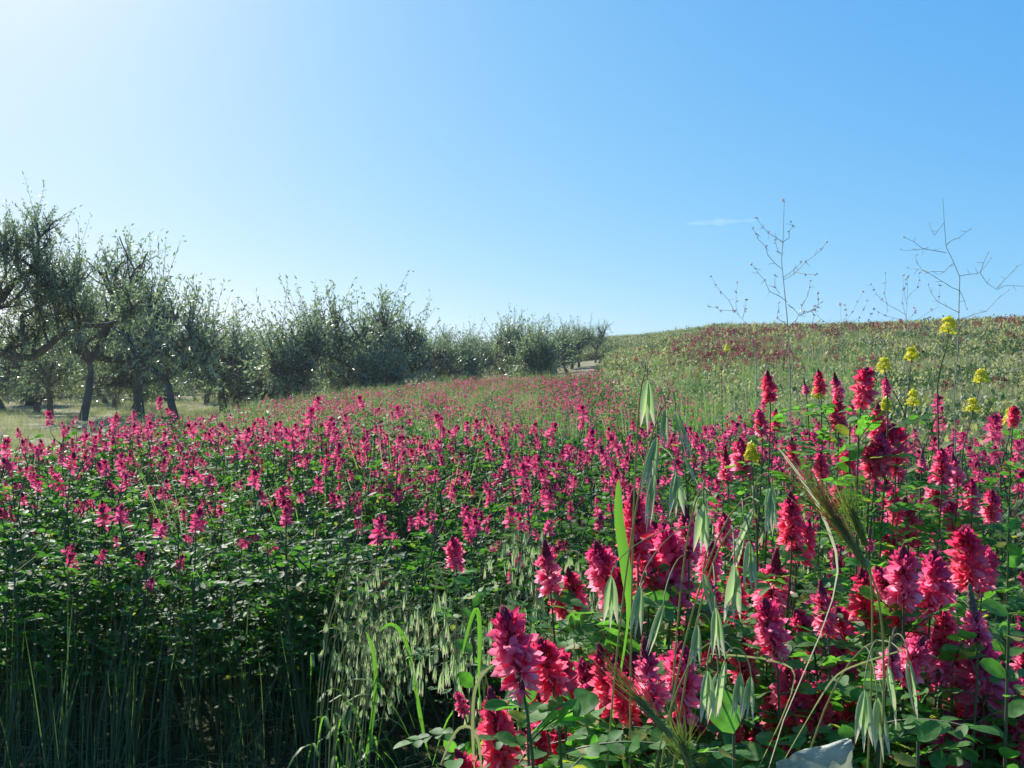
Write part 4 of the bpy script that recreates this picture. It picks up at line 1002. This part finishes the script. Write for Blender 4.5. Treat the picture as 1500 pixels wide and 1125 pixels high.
NAMED = [
 (121, 36, 342, 0, 'tall olive tree with dark trunk, second from the left frame, top like upright brushes', 0.3),
 (205, 39, 352, 4, 'olive tree with a bunched top just right of the tallest brushy one', 2.0),
 (256, 33, 408, 1, 'olive tree with forked V trunk standing clear at the orchard front', 1.2),
 (330, 46, 446, 2, 'rounded low olive tree between the forked one and the pointed thin topped one', 3.0),
 (412, 41, 426, 3, 'olive tree with bushy skirt reaching the flowers, thin pointed top', .5),
 (505, 44, 412, 1, 'olive tree with bare dark elbow branches at its crown, middle of the row', 4.0),
 (590, 46, 435, 2, 'olive tree with the last broad high crown before the row gets lower', 5.0),
 (642, 56, 478, 0, 'small grey olive tree at the dip in the row', 1.0),
 (700, 58, 474, 3, 'round olive tree where the low far row begins', 2.5),
 (762, 60, 455, 2, 'olive tree with the tallest crown in the far low row', 3.6),
 (805, 66, 468, 1, 'olive tree in the far row with a thin trunk above the bare path', 4.4),
 (848, 72, 464, 4, 'second last olive tree of the far row, wide flat crown', .9),
 (872, 80, 470, 0, 'last olive tree of the far row, next to the hill line', 5.5),
]
for px, d, top, v, lb, rz in NAMED: olive(px, d, top, v, lb, None, rz, wide=.95 if px < 300 else 1.0)
# the big one by the left frame, its trunk just outside the picture
def big_olive():
    d = 20.; bx = (-95-750)/F*d; b = np.array([bx, d, tz(bx, d)])
    q = lambda px, py, dy=0: P(px, py, d+dy)-b
    paths = [([np.zeros(3), q(-85, 560), q(-70, 505)], .24),
      ([q(-70, 505), q(-20, 470), q(15, 415), q(42, 398), q(52, 385)], .11),
      ([q(42, 398), q(75, 404), q(92, 430), q(100, 460)], .05),
      ([q(-70, 505), q(-10, 518), q(50, 522), q(88, 495), q(120, 478), q(165, 474)], .10),
      ([q(0, 518), q(30, 490), q(40, 455), q(62, 445)], .07),
      ([q(-70, 505), q(-110, 450, 1), q(-140, 400, 1.5)], .12),
      ([q(-20, 470), q(0, 430, -.6), q(8, 390, -.8)], .05)]
    T_, C_, zt = grow(300, 5, paths=paths, dens=.30)
    t = empty('olive_tree', b, 'nearest olive tree, dark crooked limbs reaching in from the left frame', 'olive tree')
    link('trunk', T_, t); link('crown', C_, t); print('big olive', len(C_.polygons))
big_olive()
# rows behind
k = 0
for row, d in enumerate((43, 49, 55, 62, 71, 81, 92, 105, 125, 150, 180, 215)):
    for j in range(44):
        px = -120+j*(5.0/d*F)+((row*97) % 60)+random.uniform(-25, 25); az = math.degrees(math.atan((px-750)/F)); dd = d+random.uniform(-2, 2)
        if px > 860 or dd/math.cos(R(az)) < field_edge(az)+3: continue
        top = np.interp(px, [0, 150, 300, 600, 640, 870], [476, 472, 484, 488, 494, 488])+random.uniform(-14, 14)+row*2
        H = EYE-(top-562.5)/F*dd-tz((px-750)/F*dd, dd)
        if H < 3: top -= (3-H)/dd*F
        olive(px, dd, top, (j+row) % 5 if row < 3 and px < 300 else (5, 3, 2, 5)[(j+row) % 4], 'olive tree in the shaded rows behind the orchard front', 'olive trees of the rows behind', wide=1.1); k += 1
print('back trees', k)

# small dark bushes where the orchard meets the hill
def bush(px, d, w_, h_, label, seed):
    x = (px-750)/F*d; t = empty('bush', (x, d, tz(x, d)), label, 'bush', 'dark bushes at the hill edge')
    me = herb('bush_foliage', 1500, h_, w_, .10, M['herbd'], seed=seed); link('foliage', me, t)
bush(893, 88, 2.6, 1.7, 'dark green bush at the end of the olive row on the hill line', 1)
bush(925, 84, 2.6, 1.3, 'olive green bush right of the last olive tree', 2)

# ---------------------------------------------------------------- thin streak of cloud, far away
def haze():
    mb = MB(); V = [(x, y, z) for z in (-4, 24) for (x, y) in ((-700, -30), (700, -30), (700, 1200), (-700, 1200))]
    mb.add(V, [(3, 2, 1, 0), (4, 5, 6, 7), (0, 1, 5, 4), (1, 2, 6, 5), (2, 3, 7, 6), (3, 0, 4, 7)]); mb.smooth = False
    m = bpy.data.materials.new('haze_air'); m.use_nodes = True; N = m.node_tree.nodes; N.remove(N['Principled BSDF'])
    v = N.new('ShaderNodeVolumePrincipled'); v.inputs['Color'].default_value = (.85, .93, 1, 1); v.inputs['Density'].default_value = HAZE; v.inputs['Anisotropy'].default_value = .3
    m.node_tree.links.new(v.outputs[0], N['Material Output'].inputs['Volume'])
    tag(link('haze', mb.mesh('haze', [m])), 'thin bright air over the field and orchard', 'haze', None, 'stuff')
HAZE = .0004
haze()
def cloud():
    d = 9000; c = P(1062, 325, d); b = bpy.data.meshes.new('cloud'); mb = MB(); n = 24; V = []
    pts = [c+np.array([(u-.5)*118/F*d, 0, (u-.5)*-.0+(u-.5)*6/F*d]) for u in np.linspace(0, 1, n)]
    rad = [(5.5+1.6*math.sin(u*17)+1.1*math.sin(u*31+1))/F*d*math.sin(math.pi*min(.999, .02+.98*u))**.8*(1-.6*u)+3 for u in np.linspace(0, 1, n)]
    mb.tube(pts, rad, 20)
    m = bpy.data.materials.new('cloud_vapour'); m.use_nodes = True; N = m.node_tree.nodes; N.remove(N['Principled BSDF'])
    v = N.new('ShaderNodeVolumePrincipled'); v.inputs['Color'].default_value = (1, 1, 1, 1); v.inputs['Density'].default_value = .0022; v.inputs['Anisotropy'].default_value = .3
    m.node_tree.links.new(v.outputs[0], N['Material Output'].inputs['Volume'])
    o = link('cloud', mb.mesh('cloud', [m])); tag(o, 'thin white streak of cloud left of the tall upright stalk', 'cloud', None, 'stuff')
cloud()
